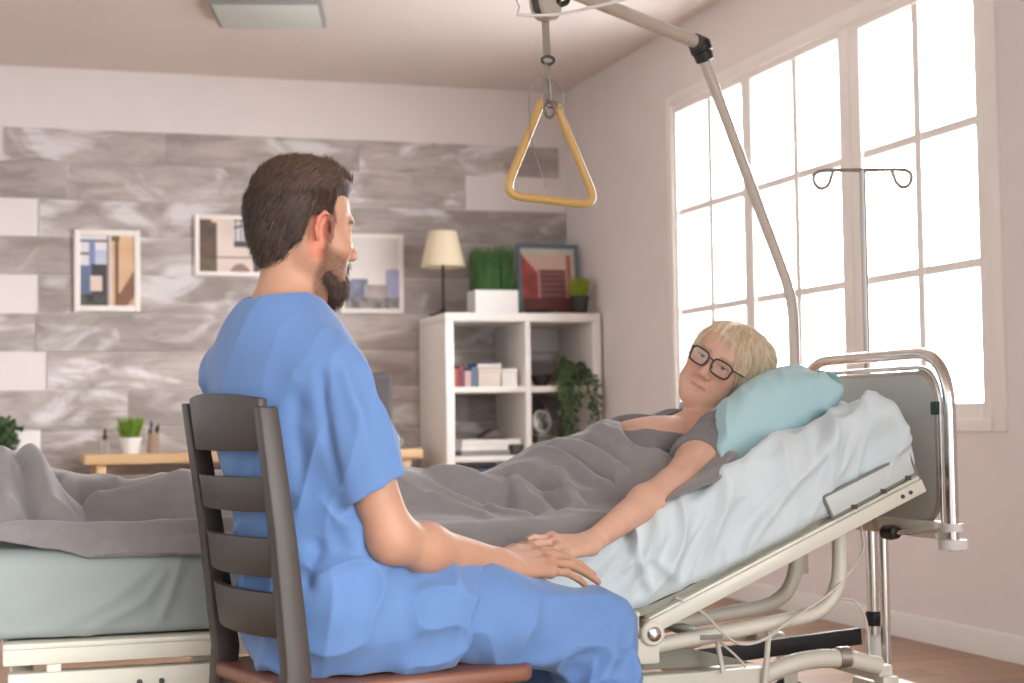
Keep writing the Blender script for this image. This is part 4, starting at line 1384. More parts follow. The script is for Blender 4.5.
for z0, z1 in ((0.815, 0.908), (0.706, 0.768), (0.590, 0.660), (0.482, 0.563)):
    mbx = MB()
    n = 20
    v, f = [], []
    for k in range(n + 1):
        t_ = k / n
        bow = -0.034 * (1 - (2 * t_ - 1) ** 2)
        for zz in (z0, z1):
            tz_ = (0.9 - zz) / 0.47
            a = RT.lerp(RB, tz_)
            b = LT.lerp(LB, tz_)
            c = a.lerp(b, 0.03 + 0.94 * t_)
            c = Vector((c.x, c.y, zz + (0.012 * (1 - (2 * t_ - 1) ** 2) if zz > 0.9 else 0))) + fwd_c * bow
            v += [c - fwd_c * 0.009, c + fwd_c * 0.009]
    for k in range(n):
        o = k * 4
        f += [(o, o + 4, o + 6, o + 2), (o + 1, o + 3, o + 7, o + 5), (o, o + 1, o + 5, o + 4), (o + 2, o + 6, o + 7, o + 3)]
    f += [(0, 2, 3, 1), (n * 4, n * 4 + 1, n * 4 + 3, n * 4 + 2)]
    mbx.add(v, f)
    obj('slat', mbx, M_darkw, chn, 0.003)
sb = [Vector((0.50, 2.862, 0)), Vector((0.962, 2.954, 0)), Vector((0.98, 2.99, 0)), Vector((0.893, 3.38, 0)), Vector((0.85, 3.405, 0)), Vector((0.405, 3.285, 0))]
obj('seat', MB().prism([(p.x, p.y) for p in sb], (1, 0, 0), (0, 1, 0), (0, 0, 1), 0.03, (0, 0, 0.372)), M_seat, chn, 0.009, seg=3)
ap = MB()
cs_ = [Vector((0.515, 2.89, 0.348)), Vector((0.915, 2.97, 0.348)), Vector((0.835, 3.36, 0.348)), Vector((0.43, 3.262, 0.348))]
for a, b in zip(cs_, cs_[1:] + cs_[:1]):
    ap.beam(a, b, 0.018, 0.054)
obj('apron', ap, M_darkw, chn, 0.002)
for c in cs_[1:3]:
    obj('front_leg', MB().beam((c.x, c.y, 0.376), (c.x + 0.005, c.y, 0), 0.036, 0.036, fwd_c), M_darkw, chn, 0.003)
for a, b in ((cs_[0], cs_[1]), (cs_[3], cs_[2])):
    obj('stretcher', MB().beam(Vector((a.x - 0.02, a.y, 0.18)), Vector((b.x, b.y, 0.18)), 0.018, 0.03), M_darkw, chn, 0.002)
# ------------------------------------------------------------------ soft-blended volumes for bodies and clothes
import openvdb

class Vol:
    """signed distance volume; shapes are blended into it and the zero surface becomes one mesh"""
    def __init__(s, lo, hi, h):
        s.lo, s.h = np.array(lo, float), h
        s.n = np.ceil((np.array(hi, float) - s.lo) / h).astype(int) + 1
        s.d = np.full(s.n, 0.2, np.float32)

    def like(s):
        o = Vol(s.lo, s.lo, s.h)
        o.n = s.n.copy()
        o.d = np.full(s.n, 0.2, np.float32)
        return o

    def blk(s, lo, hi):
        a = np.clip(np.floor((np.array(lo) - s.lo) / s.h).astype(int), 0, s.n)
        b = np.clip(np.ceil((np.array(hi) - s.lo) / s.h).astype(int) + 1, 0, s.n)
        if np.any(b <= a):
            return None
        sl = tuple(slice(a[i], b[i]) for i in range(3))
        ax = [(s.lo[i] + s.h * np.arange(a[i], b[i])).astype(np.float32) for i in range(3)]
        return sl, ax[0][:, None, None], ax[1][None, :, None], ax[2][None, None, :]

    def put(s, fn, lo, hi, k, op):
        m = k + 4 * s.h
        B = s.blk(np.array(lo) - m, np.array(hi) + m)
        if B is None:
            return
        sl, X, Y, Z = B
        dn = fn(X, Y, Z)
        d = s.d[sl]
        if op == 'add':
            t = np.clip(0.5 + 0.5 * (d - dn) / k, 0, 1)
            s.d[sl] = d * (1 - t) + dn * t - k * t * (1 - t)
        else:
            dn = -dn
            t = np.clip(0.5 - 0.5 * (d - dn) / k, 0, 1)
            s.d[sl] = d * (1 - t) + dn * t + k * t * (1 - t)

    def cone(s, a, b, ra, rb, k=0.02, op='add', ax=None, sc=1.0):
        """tapered capsule; with ax/sc its section is squeezed to 1/sc along ax"""
        a, b = np.array(a, np.float32), np.array(b, np.float32)
        ab = b - a
        L2 = float(ab @ ab) + 1e-12
        R = max(ra, rb)

        def fn(X, Y, Z):
            px, py, pz = X - a[0], Y - a[1], Z - a[2]
            t = np.clip((px * ab[0] + py * ab[1] + pz * ab[2]) / L2, 0, 1)
            qx, qy, qz = px - t * ab[0], py - t * ab[1], pz - t * ab[2]
            if ax is not None:
                u = np.array(ax, np.float32)
                w = (qx * u[0] + qy * u[1] + qz * u[2]) * (sc - 1)
                qx, qy, qz = qx + u[0] * w, qy + u[1] * w, qz + u[2] * w
            return np.sqrt(qx * qx + qy * qy + qz * qz) - (ra + (rb - ra) * t)
        s.put(fn, np.minimum(a, b) - R, np.maximum(a, b) + R, k, op)

    def chain(s, pts, rs, k=0.02, op='add', ax=None, sc=1.0):
        for i in range(len(pts) - 1):
            s.cone(pts[i], pts[i + 1], rs[i], rs[i + 1], k, op, ax, sc)

    def ell(s, c, r, R=None, k=0.02, op='add'):
        c, r = np.array(c, np.float32), np.array(r, np.float32)
        A = np.eye(3, dtype=np.float32) if R is None else np.array(R, np.float32)      # columns = axes

        def fn(X, Y, Z):
            x, y, z = X - c[0], Y - c[1], Z - c[2]
            u = x * A[0, 0] + y * A[1, 0] + z * A[2, 0]
            v = x * A[0, 1] + y * A[1, 1] + z * A[2, 1]
            w = x * A[0, 2] + y * A[1, 2] + z * A[2, 2]
            k0 = np.sqrt((u / r[0]) ** 2 + (v / r[1]) ** 2 + (w / r[2]) ** 2)
            k1 = np.sqrt((u / r[0] ** 2) ** 2 + (v / r[1] ** 2) ** 2 + (w / r[2] ** 2) ** 2) + 1e-9
            return k0 * (k0 - 1) / k1
        e = np.sqrt(((A * r) ** 2).sum(1))
        s.put(fn, c - e, c + e, k, op)

    def merge(s, o, k=0.012):
        t = np.clip(0.5 + 0.5 * (s.d - o.d) / k, 0, 1)
        s.d = s.d * (1 - t) + o.d * t - k * t * (1 - t)

    def cut(s, p, n, k=0.004, lo=None, hi=None):
        """remove everything on the side n points to"""
        p, n = np.array(p, np.float32), np.array(n, np.float32)
        n = n / np.linalg.norm(n)
        fn = lambda X, Y, Z: -((X - p[0]) * n[0] + (Y - p[1]) * n[1] + (Z - p[2]) * n[2])
        s.put(fn, s.lo if lo is None else lo, (s.lo + s.h * s.n) if hi is None else hi, k, 'sub')

    def mesh(s, smooth=1, keep=True):
        g = openvdb.FloatGrid(0.2)
        bgw = 4 * s.h
        g.copyFromArray(np.clip(s.d, -bgw, bgw), tolerance=0.0)
        v, q = g.convertToQuads(0.0)
        v = v * s.h + s.lo
        q = q.astype(np.int64)
        if keep:
            v, q = biggest(v, q)
        return relax(v, q, smooth), q

def nbr(n, q):
    e = np.concatenate([q[:, [0, 1]], q[:, [1, 2]], q[:, [2, 3]], q[:, [3, 0]]])
    return np.concatenate([e, e[:, ::-1]])

def biggest(v, q, part=0.02):
    """drop loose specks"""
    lab = np.arange(len(v))
    e = nbr(len(v), q)
    while True:
        new = lab.copy()
        np.minimum.at(new, e[:, 0], lab[e[:, 1]])
        new = new[new]
        if np.array_equal(new, lab):
            break
        lab = new
    u, c = np.unique(lab, return_counts=True)
    good = u[c >= part * c.max()]
    ok = np.isin(lab, good)
    idx = np.cumsum(ok) - 1
    return v[ok], idx[q[ok[q].all(1)]]

def relax(v, q, it=1, lam=0.5):
    e = nbr(len(v), q)
    cnt = np.bincount(e[:, 0], minlength=len(v))[:, None].astype(float)
    cnt[cnt == 0] = 1
    for i in range(it):
        for l_ in (lam, -lam * 0.95):
            av = np.stack([np.bincount(e[:, 0], v[e[:, 1], j], len(v)) for j in range(3)], 1) / cnt
            v = v + l_ * (av - v)
    return v

def vnormals(v, q):
    a = v[q[:, 2]] - v[q[:, 0]]
    b = v[q[:, 3]] - v[q[:, 1]]
    fn = np.cross(a, b)
    n = np.zeros_like(v)
    for k in range(4):
        for j in range(3):
            n[:, j] += np.bincount(q[:, k], fn[:, j], len(v))
    return n / (np.linalg.norm(n, axis=1, keepdims=True) + 1e-12)

def addmesh(v, q, v2, q2):
    return np.concatenate([v, v2]), np.concatenate([q, q2 + len(v)])

# ------------------------------------------------------------------ heads
def frame(right, fwd, upv, c, s=1.0):
    M = np.eye(4)
    for i, a in enumerate((right, fwd, upv)):
        a = np.array(a, float)
        M[:3, i] = a / np.linalg.norm(a)
    # make it orthonormal, keeping forward and up
    f = M[:3, 1]
    u = M[:3, 2] - f * (f @ M[:3, 2])
    u /= np.linalg.norm(u)
    M[:3, 2] = u
    M[:3, 0] = np.cross(f, u)
    M[:3, 3] = c
    M[:3, :3] *= s
    return M

def head(vol, M, s, female=False):
    A = M[:3, :3] / s
    P_ = lambda *p: M[:3, :3] @ np.array(p) + M[:3, 3]
    E = lambda c, r, k=0.02, op='add', R=None: vol.ell(P_(*c), np.array(r) * s, A if R is None else A @ R, k * s, op)
    C = lambda a, b, ra, rb, k=0.012, op='add': vol.cone(P_(*a), P_(*b), ra * s, rb * s, k * s, op)
    E((0, -0.010, 0.030 if female else 0.034), (0.074, 0.086, 0.073 if female else 0.077))
    E((0, 0.042, 0.036), (0.060, 0.046, 0.054), 0.03)
    E((0, 0.036, -0.028), (0.058, 0.053, 0.062), 0.03)
    jw = 0.050 if female else 0.055
    for x in (-1, 1):
        C((x * jw, -0.006, -0.048), (x * 0.026, 0.058, -0.099), 0.018, 0.015, 0.03)
        C((x * 0.06, -0.004, -0.01), (x * jw, -0.004, -0.05), 0.014, 0.018, 0.03)
        E((x * 0.043, 0.060, -0.030), (0.021, 0.022, 0.019), 0.022)
        if female:
            E((x * 0.040, 0.046, -0.066), (0.027, 0.032, 0.033), 0.025)
    E((0, 0.068, -0.101), (0.023, 0.019, 0.017), 0.025)
    E((0, 0.052, -0.068), (0.040, 0.036, 0.036), 0.03)
    if female:
        E((0, 0.030, -0.108), (0.044, 0.046, 0.026), 0.03)
        for x in (-1, 1):
            C((x * 0.019, 0.094, -0.046), (x * 0.031, 0.082, -0.072), 0.0022, 0.002, 0.008, 'sub')
    C((-0.034, 0.080, 0.018), (0.034, 0.080, 0.018), 0.010 if not female else 0.007, 0.010 if not female else 0.007, 0.015)
    for x in (-1, 1):
        E((x * 0.032, 0.103, -0.001), (0.019, 0.019, 0.012), 0.012, 'sub')
        E((x * 0.031, 0.073, -0.002), (0.0145, 0.0145, 0.0125), 0.004)
        # lids
        C((x * 0.018, 0.083, 0.002), (x * 0.045, 0.077, 0.001), 0.0048, 0.0044, 0.004)
        C((x * 0.019, 0.083, -0.010), (x * 0.044, 0.077, -0.009), 0.0042, 0.0040, 0.005)
    C((0, 0.087, 0.008), (0, 0.107, -0.034), 0.0075, 0.0095, 0.012)
    E((0, 0.108, -0.038), (0.0115, 0.011, 0.0095), 0.010)
    for x in (-1, 1):
        E((x * 0.0125, 0.097, -0.042), (0.0085, 0.011, 0.008), 0.007)
        E((x * 0.0065, 0.104, -0.0505), (0.0035, 0.005, 0.003), 0.003, 'sub')
        # lips
        C((x * 0.023, 0.082, -0.0705), (x * 0.004, 0.0915, -0.0675), 0.0035, 0.0050, 0.006)
        C((x * 0.021, 0.0815, -0.0745), (0, 0.0905, -0.079), 0.0035, 0.0062, 0.006)
    C((-0.022, 0.093, -0.0730), (0.022, 0.093, -0.0730), 0.0018, 0.0018, 0.003, 'sub')
    for x in (-1, 1):
        E((x * 0.074, -0.026, -0.008), (0.008, 0.008, 0.026), 0.006, 'sub')
        ry = np.array([[math.cos(0.35 * x), math.sin(0.35 * x), 0], [-math.sin(0.35 * x), math.cos(0.35 * x), 0], [0, 0, 1]])
        rx = np.array([[1, 0, 0], [0, math.cos(-0.2), -math.sin(-0.2)], [0, math.sin(-0.2), math.cos(-0.2)]])
        E((x * 0.078, 0.002, -0.010), (0.009, 0.019, 0.033), 0.008, 'add', ry @ rx)
        E((x * 0.087, 0.012, -0.006), (0.010, 0.009, 0.019), 0.004, 'sub', ry @ rx)
        rim_ = [(0.086, 0.004 - 0.019 * math.cos(a) * -1, -0.010 + 0.031 * math.sin(a)) for a in [math.radians(q_) for q_ in (-20, 20, 60, 100, 140, 180, 215)]]
        rim_ = [(0.084 + (0.008 if p[1] < 0.004 else 0.0), p[1], p[2]) for p in rim_]
        for a, b in zip(rim_, rim_[1:]):
            C((x * a[0], a[1], a[2]), (x * b[0], b[1], b[2]), 0.0038, 0.0038, 0.004)
        E((x * 0.079, 0.006, -0.036), (0.007, 0.009, 0.010), 0.006, 'add')

def to_local(v, M):
    return (v - M[:3, 3]) @ np.linalg.inv(M[:3, :3]).T

def strands(n, root, flow, length, w, rg, lift=0.0, K=3):
    """n tapering strands from root() along flow(p) as thin blades"""
    V, F = [], []
    for _ in range(n):
        p, nn = root()
        p, nn = np.array(p), np.array(nn)
        L_ = length * rg.uniform(0.6, 1.2)
        a = rg.uniform(0, 1)
        pts = [p]
        for k in range(K):
            d = flow(pts[-1], nn)
            d = d / (np.linalg.norm(d) + 1e-9) + nn * lift + rg.normal(0, 0.12, 3)
            pts.append(pts[-1] + d / np.linalg.norm(d) * L_ / K)
        o = len(V)
        for k, q in enumerate(pts):
            d = pts[min(k + 1, K)] - pts[max(k - 1, 0)]
            sd = np.cross(d, nn)
            sd = sd / (np.linalg.norm(sd) + 1e-9)
            ww = w * (1 - (k / K) ** 2 * 0.9) / 2
            V += [q - sd * ww, q + nn * ww * 0.8, q + sd * ww]
        for k in range(K):
            for j in range(2):
                b = o + k * 3 + j
                F.append((b, b + 1, b + 4, b + 3))
    return np.array(V), np.array(F)

def sampler(v, q, mask, rg):
    n = vnormals(v, q)
    idx = np.where(mask)[0]
    def root():
        i = idx[rg.integers(len(idx))]
        return v[i] + rg.normal(0, 0.001, 3), n[i]
    return root

def skin_mat(name):
    return mat(name, (1, 1, 1), 0.5, var=0.06, scale=22, attr='paint', sss=0.10, bump=0.08, bscale=420, spec=0.35)

def hand(vol, wrist, mcp, tips, thumb, r=0.0085, pr=0.013, up=(0, 0, 1), bend=0.010, k=0.006):
    """palm of four metacarpals with webbing, four jointed fingers, thumb leaving the side of the palm"""
    wrist = np.array(wrist, float)
    upv = np.array(up, float)
    for i in range(4):
        m_ = np.array(mcp[i], float)
        w0 = wrist + (m_ - np.mean(mcp, 0)) * 0.55
        vol.cone(w0, m_, pr * 1.05, pr * 0.82, 0.016)
    for i in range(3):
        vol.cone(np.array(mcp[i]), np.array(mcp[i + 1]), pr * 0.78, pr * 0.78, 0.010)
    for i in range(4):
        m_, t_ = np.array(mcp[i], float), np.array(tips[i], float)
        f_ = [1.0, 1.04, 1.0, 0.86][i]
        a = m_ + (t_ - m_) * 0.42 + upv * bend
        b = m_ + (t_ - m_) * 0.74 + upv * bend * 0.75
        vol.chain([m_, a, b, t_], [r * 1.12 * f_, r * 1.03 * f_, r * 0.92 * f_, r * 0.76 * f_], k)
        vol.ell(m_ + upv * pr * 0.35, (pr * 0.62,) * 3, None, 0.012)
        vol.ell(a + upv * r * 0.12, (r * 1.08 * f_,) * 3, None, 0.005)
    th_ = [np.array(p, float) for p in thumb]
    vol.chain(th_, [pr * 1.15, pr * 0.92, r * 1.12, r * 0.85][:len(th_)], 0.012)
# ------------------------------------------------------------------ the patient in bed
def Wp(s, y, h):
    x, z = deck(s, HT + h)
    return np.array([float(x), y, float(z)])

es = np.array([math.cos(TH), 0, math.sin(TH)])
en = np.array([-math.sin(TH), 0, math.cos(TH)])
ey = np.array([0, 1.0, 0])
INC = np.stack([es, ey, en], 1)
YC = 3.95
HWC = np.array([1.826, 3.93, 1.003])
HW = frame((-0.611, 0.578, 0.539), (-0.656, -0.751, 0.061), (0.440, -0.316, 0.840), HWC, 1.03)

wv_ = Vol((1.10, 3.20, 0.50), (2.02, 4.36, 1.14), 0.0027)
head(wv_, HW, 1.03, True)
HWp = lambda *p: HW[:3, :3] @ np.array(p) + HW[:3, 3]
wv_.cone(Wp(1.93, 3.955, 0.045), HWp(0, -0.022, -0.07), 0.058, 0.054, 0.03)
wv_.cone(Wp(1.90, 3.95, 0.06), HWp(0, 0.035, -0.092), 0.045, 0.022, 0.03)           # under the chin
wv_.chain([Wp(1.20, YC, 0.028), Wp(1.32, YC, 0.045), Wp(1.50, YC, 0.072), Wp(1.70, YC, 0.072), Wp(1.84, YC, 0.045)],
          [0.150, 0.165, 0.165, 0.16, 0.125], 0.04, ax=en, sc=1.9)
wv_.ell(Wp(1.48, YC, 0.088), (0.13, 0.14, 0.07), INC, 0.05)
for y in (-0.082, 0.082):
    wv_.ell(Wp(1.61, YC + y, 0.088), (0.075, 0.075, 0.055), INC, 0.04)
SHL, SHR = Wp(1.875, 3.782, 0.048), Wp(1.875, 4.118, 0.048)
wv_.cone(SHL, SHR, 0.056, 0.056, 0.04)
EL, WL = np.array([1.535, 3.598, 0.703]), np.array([1.268, 3.425, 0.594])
wv_.chain([SHL, SHL * 0.5 + EL * 0.5 + np.array([0, 0, -0.002]), EL], [0.054, 0.051, 0.040], 0.03)
wv_.chain([EL, EL * 0.65 + WL * 0.35 + np.array([0, 0, 0.004]), WL], [0.040, 0.040, 0.0245], 0.02)
ER, WR = np.array([1.60, 4.27, 0.755]), np.array([1.36, 4.17, 0.72])
wv_.chain([SHR, ER, WR, WR + (-0.10, -0.05, -0.01)], [0.052, 0.040, 0.026, 0.03], 0.03)
# her left hand, palm down, fingers towards the foot of the bed
wv_.cone(WL, WL + (WL - EL) * 0.08, 0.0245, 0.026, 0.015, ax=(0, 0, 1), sc=1.25)
hand(wv_, WL + (WL - EL) * 0.06, [(1.160, 3.392, 0.606), (1.158, 3.368, 0.598), (1.162, 3.346, 0.587), (1.172, 3.326, 0.574)],
     [(1.055, 3.372, 0.592), (1.060, 3.348, 0.583), (1.075, 3.318, 0.560), (1.098, 3.300, 0.548)],
     [WL + (-0.015, 0.015, 0.0), (1.212, 3.43, 0.592), (1.172, 3.438, 0.584), (1.140, 3.432, 0.578)], 0.0078, 0.0125, bend=0.007, k=0.0035)
bv, bq = wv_.mesh(2)
# legs, hidden under the blanket
lv_ = Vol((0.0, 3.6, 0.5), (1.42, 4.3, 0.95), 0.008)
lv_.chain([Wp(1.30, YC, 0.03), Wp(1.18, YC, 0.025)], [0.14, 0.14], 0.04, ax=(0, 0, 1), sc=1.9)
for y0, y1 in ((3.86, 3.83), (4.04, 4.08)):
    lv_.chain([(1.20, y0, 0.655), (0.74, y1, 0.645), (0.36, y1, 0.645), (0.30, y1, 0.645)], [0.068, 0.052, 0.036, 0.038], 0.03)
    lv_.chain([(0.30, y1, 0.64), (0.24, y1, 0.65), (0.17, y1, 0.665)], [0.034, 0.030, 0.022], 0.02)
l2, lq2 = lv_.mesh(2)
lp2 = bv[:, 0] > 0
bvv, bqq = addmesh(bv, bq, l2, lq2)

def skin_paint(v, M, base, s, female):
    """natural colouring of the skin: lips, brows, eyes, rosy cheeks"""
    L_ = to_local(v, M)
    C = np.tile(np.array(S(*base)), (len(v), 1))
    x, y, z = np.abs(L_[:, 0]), L_[:, 1], L_[:, 2]
    def mixin(mask, col):
        c = np.array(S(*col))
        C[:] = C * (1 - mask[:, None]) + c * mask[:, None]
    face = sstep(0.02, 0.06, y) * (np.abs(z) < 0.16)
    mixin(0.35 * face * np.exp(-(((x - 0.042) / 0.022) ** 2 + ((z + 0.032) / 0.022) ** 2)), (214, 130, 112))
    mixin(0.3 * face * np.exp(-((x / 0.014) ** 2 + ((z + 0.04) / 0.014) ** 2)) * (y > 0.09), (206, 122, 106))
    lip = face * sstep(0.076, 0.080, y) * (1 - sstep(0.021, 0.026, x)) * (1 - sstep(0.0045 if female else 0.0065, 0.0065 if female else 0.0085, np.abs(z + 0.0735 + 0.06 * x - 0.0005)))
    mixin((0.45 if female else 0.75) * lip, (190, 118, 110) if female else (176, 108, 98))
    mixin(0.55 * face * (x < 0.023) * (y > 0.08) * np.exp(-((z + 0.0732) / 0.0013) ** 2), (110, 58, 52))
    # eyes: white, iris, lid line
    ex = x - 0.031
    opn = 0.0036 if female else 0.0058
    eye = face * (y > 0.07) * (ex ** 2 / 0.0125 ** 2 + (z + 0.0035) ** 2 / opn ** 2 < 1)
    mixin(eye * (0.5 if female else 0.9), (214, 200, 192))
    mixin(eye * (np.sqrt(ex ** 2 + (z + 0.0025) ** 2) < 0.0056), (70, 66, 62))
    mixin(0.8 * face * (y > 0.065) * (np.abs(ex) < 0.015) * np.exp(-((z + 0.0035 - opn * np.sqrt(np.maximum(0, 1 - (ex / 0.0145) ** 2))) / 0.0013) ** 2), (66, 46, 40))
    # brows
    bz = 0.019 - 0.10 * (x - 0.03) ** 2 / 0.02 + (0 if female else -0.001)
    br_ = face * (x > 0.012) * (x < 0.050) * np.exp(-((z - bz) / 0.0034) ** 2)
    mixin((0.45 if female else 0.85) * br_, (150, 116, 90) if female else (52, 36, 28))
    # ears a little redder
    mixin(0.6 * sstep(0.070, 0.080, x) * (np.abs(z + 0.01) < 0.05) * (np.abs(y - 0.005) < 0.03), (204, 104, 82))
    # knuckles and fingertips slightly pink is left to the noise of the material
    return C

M_skin_w = skin_mat('fair skin')
Cw = skin_paint(bvv, HW, (214, 170, 146), 0.97, True)
woman = thing('person', 'older woman with short blonde hair and dark glasses lying in bed in a grey T-shirt', 'person', tuple(Wp(1.3, YC, 0)))
body_w = fromnp('body', bvv, bqq, M_skin_w, woman, colors=Cw)

# T-shirt
M_tee = mat('heather grey jersey', S(120, 115, 115), 0.9, var=0.10, scale=220, sheen=0.15, bump=0.1, bscale=700)
tv = Vol((1.10, 3.55, 0.55), (1.98, 4.36, 1.02), 0.0032)
g_ = 0.008
tv.chain([Wp(1.26, YC, 0.032), Wp(1.33, YC, 0.045), Wp(1.50, YC, 0.072), Wp(1.70, YC, 0.072), Wp(1.84, YC, 0.045)],
         [0.150 + 0.014, 0.165 + 0.014, 0.165 + 0.016, 0.16 + 0.016, 0.125 + 0.016], 0.04, ax=en, sc=1.75)
tv.ell(Wp(1.48, YC, 0.085), (0.14, 0.15, 0.078), INC, 0.05)
for y in (-0.082, 0.082):
    tv.ell(Wp(1.61, YC + y, 0.084), (0.082, 0.082, 0.064), INC, 0.04)
tv.cone(SHL + (0.005, 0, 0), SHR + (0.005, 0, 0), 0.066, 0.066, 0.04)
dl = (EL - SHL) / np.linalg.norm(EL - SHL)
dr = (ER - SHR) / np.linalg.norm(ER - SHR)
for s_, d_, nn_ in ((SHL, dl, dl + np.array([0.12, -0.1, 0.12])), (SHR, dr, dr)):
    sl_ = tv.like()
    sl_.chain([s_, s_ + d_ * 0.22], [0.065, 0.066], 0.02)
    sl_.cut(s_ + d_ * 0.165, nn_, 0.003, s_ - 0.4, s_ + 0.4)
    sl_.cone(s_ + d_ * 0.13, s_ + d_ * 0.35, 0.0545, 0.0555, 0.003, 'sub')
    tv.merge(sl_, 0.025)
    del sl_
tv.ell(Wp(1.885, 3.905, 0.150), (0.250, 0.138, 0.155), INC, 0.006, 'sub')
tv.cone(Wp(1.9, 3.95, 0.06), HWp(0, -0.02, -0.06), 0.07, 0.07, 0.006, 'sub')
tV, tQ = tv.mesh(2)
nrm = vnormals(tV, tQ)
q = tV @ INC
dd = 0.0055 * ridge(np.stack([q[:, 0] * 9 + q[:, 1] * 6, q[:, 1] * 9 - q[:, 0] * 4, q[:, 2] * 6], 1), 21, 0.6)
dd += 0.003 * pnoise(tV * 22, 22)
arm_c = np.clip(1 - np.linalg.norm(tV - (SHL + dl * 0.03), axis=1) / 0.14, 0, 1)
dd += 0.007 * arm_c * ridge(np.stack([(tV - SHL) @ dl * 10, (tV - SHL) @ np.cross(dl, en) * 30, 0 * q[:, 0]], 1), 23, 0.6)
fromnp('t_shirt', tV + nrm * dd[:, None], tQ, M_tee, woman)

# hair: short blonde bob swept to her left
M_blonde = mat('ash blonde hair', S(240, 222, 194), 0.45, var=0.06, scale=60, attr='paint', bump=0.3, bscale=200)
hv = Vol(HWC - 0.17, HWC + 0.17, 0.0026)
Aw = HW[:3, :3] / 1.03
HE = lambda c, r, k=0.015, op='add': hv.ell(HWp(*c), np.array(r) * 1.03, Aw, k, op)
HE((0, -0.026, 0.032), (0.088, 0.112, 0.082))
HE((0, -0.098, 0.022), (0.074, 0.062, 0.074), 0.03)
HE((-0.052, -0.040, -0.005), (0.040, 0.070, 0.075), 0.03)
HE((-0.066, 0.006, 0.010), (0.022, 0.042, 0.060), 0.025)
HE((0.060, -0.03, 0.0), (0.034, 0.06, 0.06), 0.03)
HE((-0.056, -0.045, 0.040), (0.050, 0.068, 0.062), 0.03)
HE((0, 0.045, 0.083), (0.052, 0.034, 0.020), 0.03)
HE((-0.045, 0.046, 0.068), (0.030, 0.028, 0.030), 0.025)
# the face stays free
HE((0.012, 0.122, -0.028), (0.064, 0.078, 0.096), 0.012, 'sub')
HE((-0.03, 0.130, -0.03), (0.052, 0.078, 0.078), 0.012, 'sub')
hv.cone(HWp(-0.10, 0.08, -0.075), HWp(0.10, 0.08, -0.075), 0.075, 0.075, 0.012, 'sub')
hv.cone(HWp(-0.12, 0.0, -0.125), HWp(0.12, 0.0, -0.125), 0.058, 0.058, 0.012, 'sub')
hV, hQ = hv.mesh(2)
hl = to_local(hV, HW)
part = np.array([0.02, 0.03, 0.13])
def flow_l(p):
    """hair falls away from the parting on top, back and down"""
    d = p - part
    d = d / (np.linalg.norm(d, axis=-1, keepdims=True) + 1e-9)
    return d + np.array([0, -0.5, -0.55])
hn = vnormals(hV, hQ)
fl = flow_l(hl)
side_ = np.cross(hn @ np.linalg.inv(HW[:3, :3]).T, fl)
# strand grooves: noise that is long along the flow
ang = np.arctan2(hl[:, 0] - part[0], hl[:, 1] - part[1] + 0.08)
rad = np.linalg.norm(hl - part, axis=1)
gro = pnoise(np.stack([ang * 9, rad * 9, 0 * ang], 1), 31) * 0.007 + pnoise(np.stack([ang * 26, rad * 14, 0 * ang + 5], 1), 32) * 0.0035
def two_tone(t, a, b):
    t = np.clip(t, 0, 1)[:, None]
    return np.array(S(*a)) * (1 - t) + np.array(S(*b)) * t
hair_t = 0.55 + 1.0 * pnoise(np.stack([ang * 16, rad * 6, 0 * ang + 9], 1), 33) + 0.5 * pnoise(np.stack([ang * 40, rad * 8, 0 * ang], 1), 34)
hr = fromnp('hair', hV + hn * gro[:, None], hQ, M_blonde, woman, colors=two_tone(hair_t, (198, 166, 122), (250, 234, 206)))
rgs = np.random.default_rng(5)
def flow_w(p, n):
    lp = to_local(p[None], HW)[0]
    d = HW[:3, :3] @ flow_l(lp)
    return d - n * (d @ n) + n * (-0.02)
sv, sq = strands(5200, sampler(hV, hQ, hl[:, 2] > -0.05, rgs), flow_w, 0.045, 0.0016, rgs, 0.06)
fromnp('hair_strands', sv, sq, M_blonde, hr, colors=two_tone(np.repeat(rgs.random(len(sv) // 12), 12), (206, 178, 136), (252, 238, 212)))

# glasses
M_rim = mat('dark brown acetate', S(38, 28, 30), 0.3, coat=0.3)
gl_ = thing('eyeglasses', 'dark rimmed rectangular glasses on the woman\'s face', 'glasses', tuple(HWp(0, 0.1, 0)))
LG = bpy.data.materials.new('spectacle lens')
LG.use_nodes = True
N, L = nt(LG)
N.remove(N['Principled BSDF'])
t_ = N.new('ShaderNodeBsdfTransparent')
t_.inputs['Color'].default_value = (0.93, 0.92, 0.92, 1)
gs_ = N.new('ShaderNodeBsdfGlossy')
gs_.inputs['Roughness'].default_value = 0.03
mxs = N.new('ShaderNodeMixShader')
mxs.inputs[0].default_value = 0.09
L.new(t_.outputs[0], mxs.inputs[1])
L.new(gs_.outputs[0], mxs.inputs[2])
L.new(mxs.outputs[0], N['Material Output'].inputs['Surface'])
def rim_pts(sx):
    o = []
    for k in range(36):
        a = 2 * PI * k / 36
        ca, sa = math.cos(a), math.sin(a)
        ex_ = abs(ca) ** 0.55 * math.copysign(1, ca)
        ez_ = abs(sa) ** 0.62 * math.copysign(1, sa)
        x = 0.0335 + 0.0265 * ex_ * (1.0 if sa > 0 else 0.92)
        z = -0.006 + 0.0195 * ez_
        y = 0.108 - 0.0085 * ((x - 0.0) / 0.05) ** 2 + 0.05 * z
        o.append(HWp(sx * x, y, z))
    return o
rimo = None
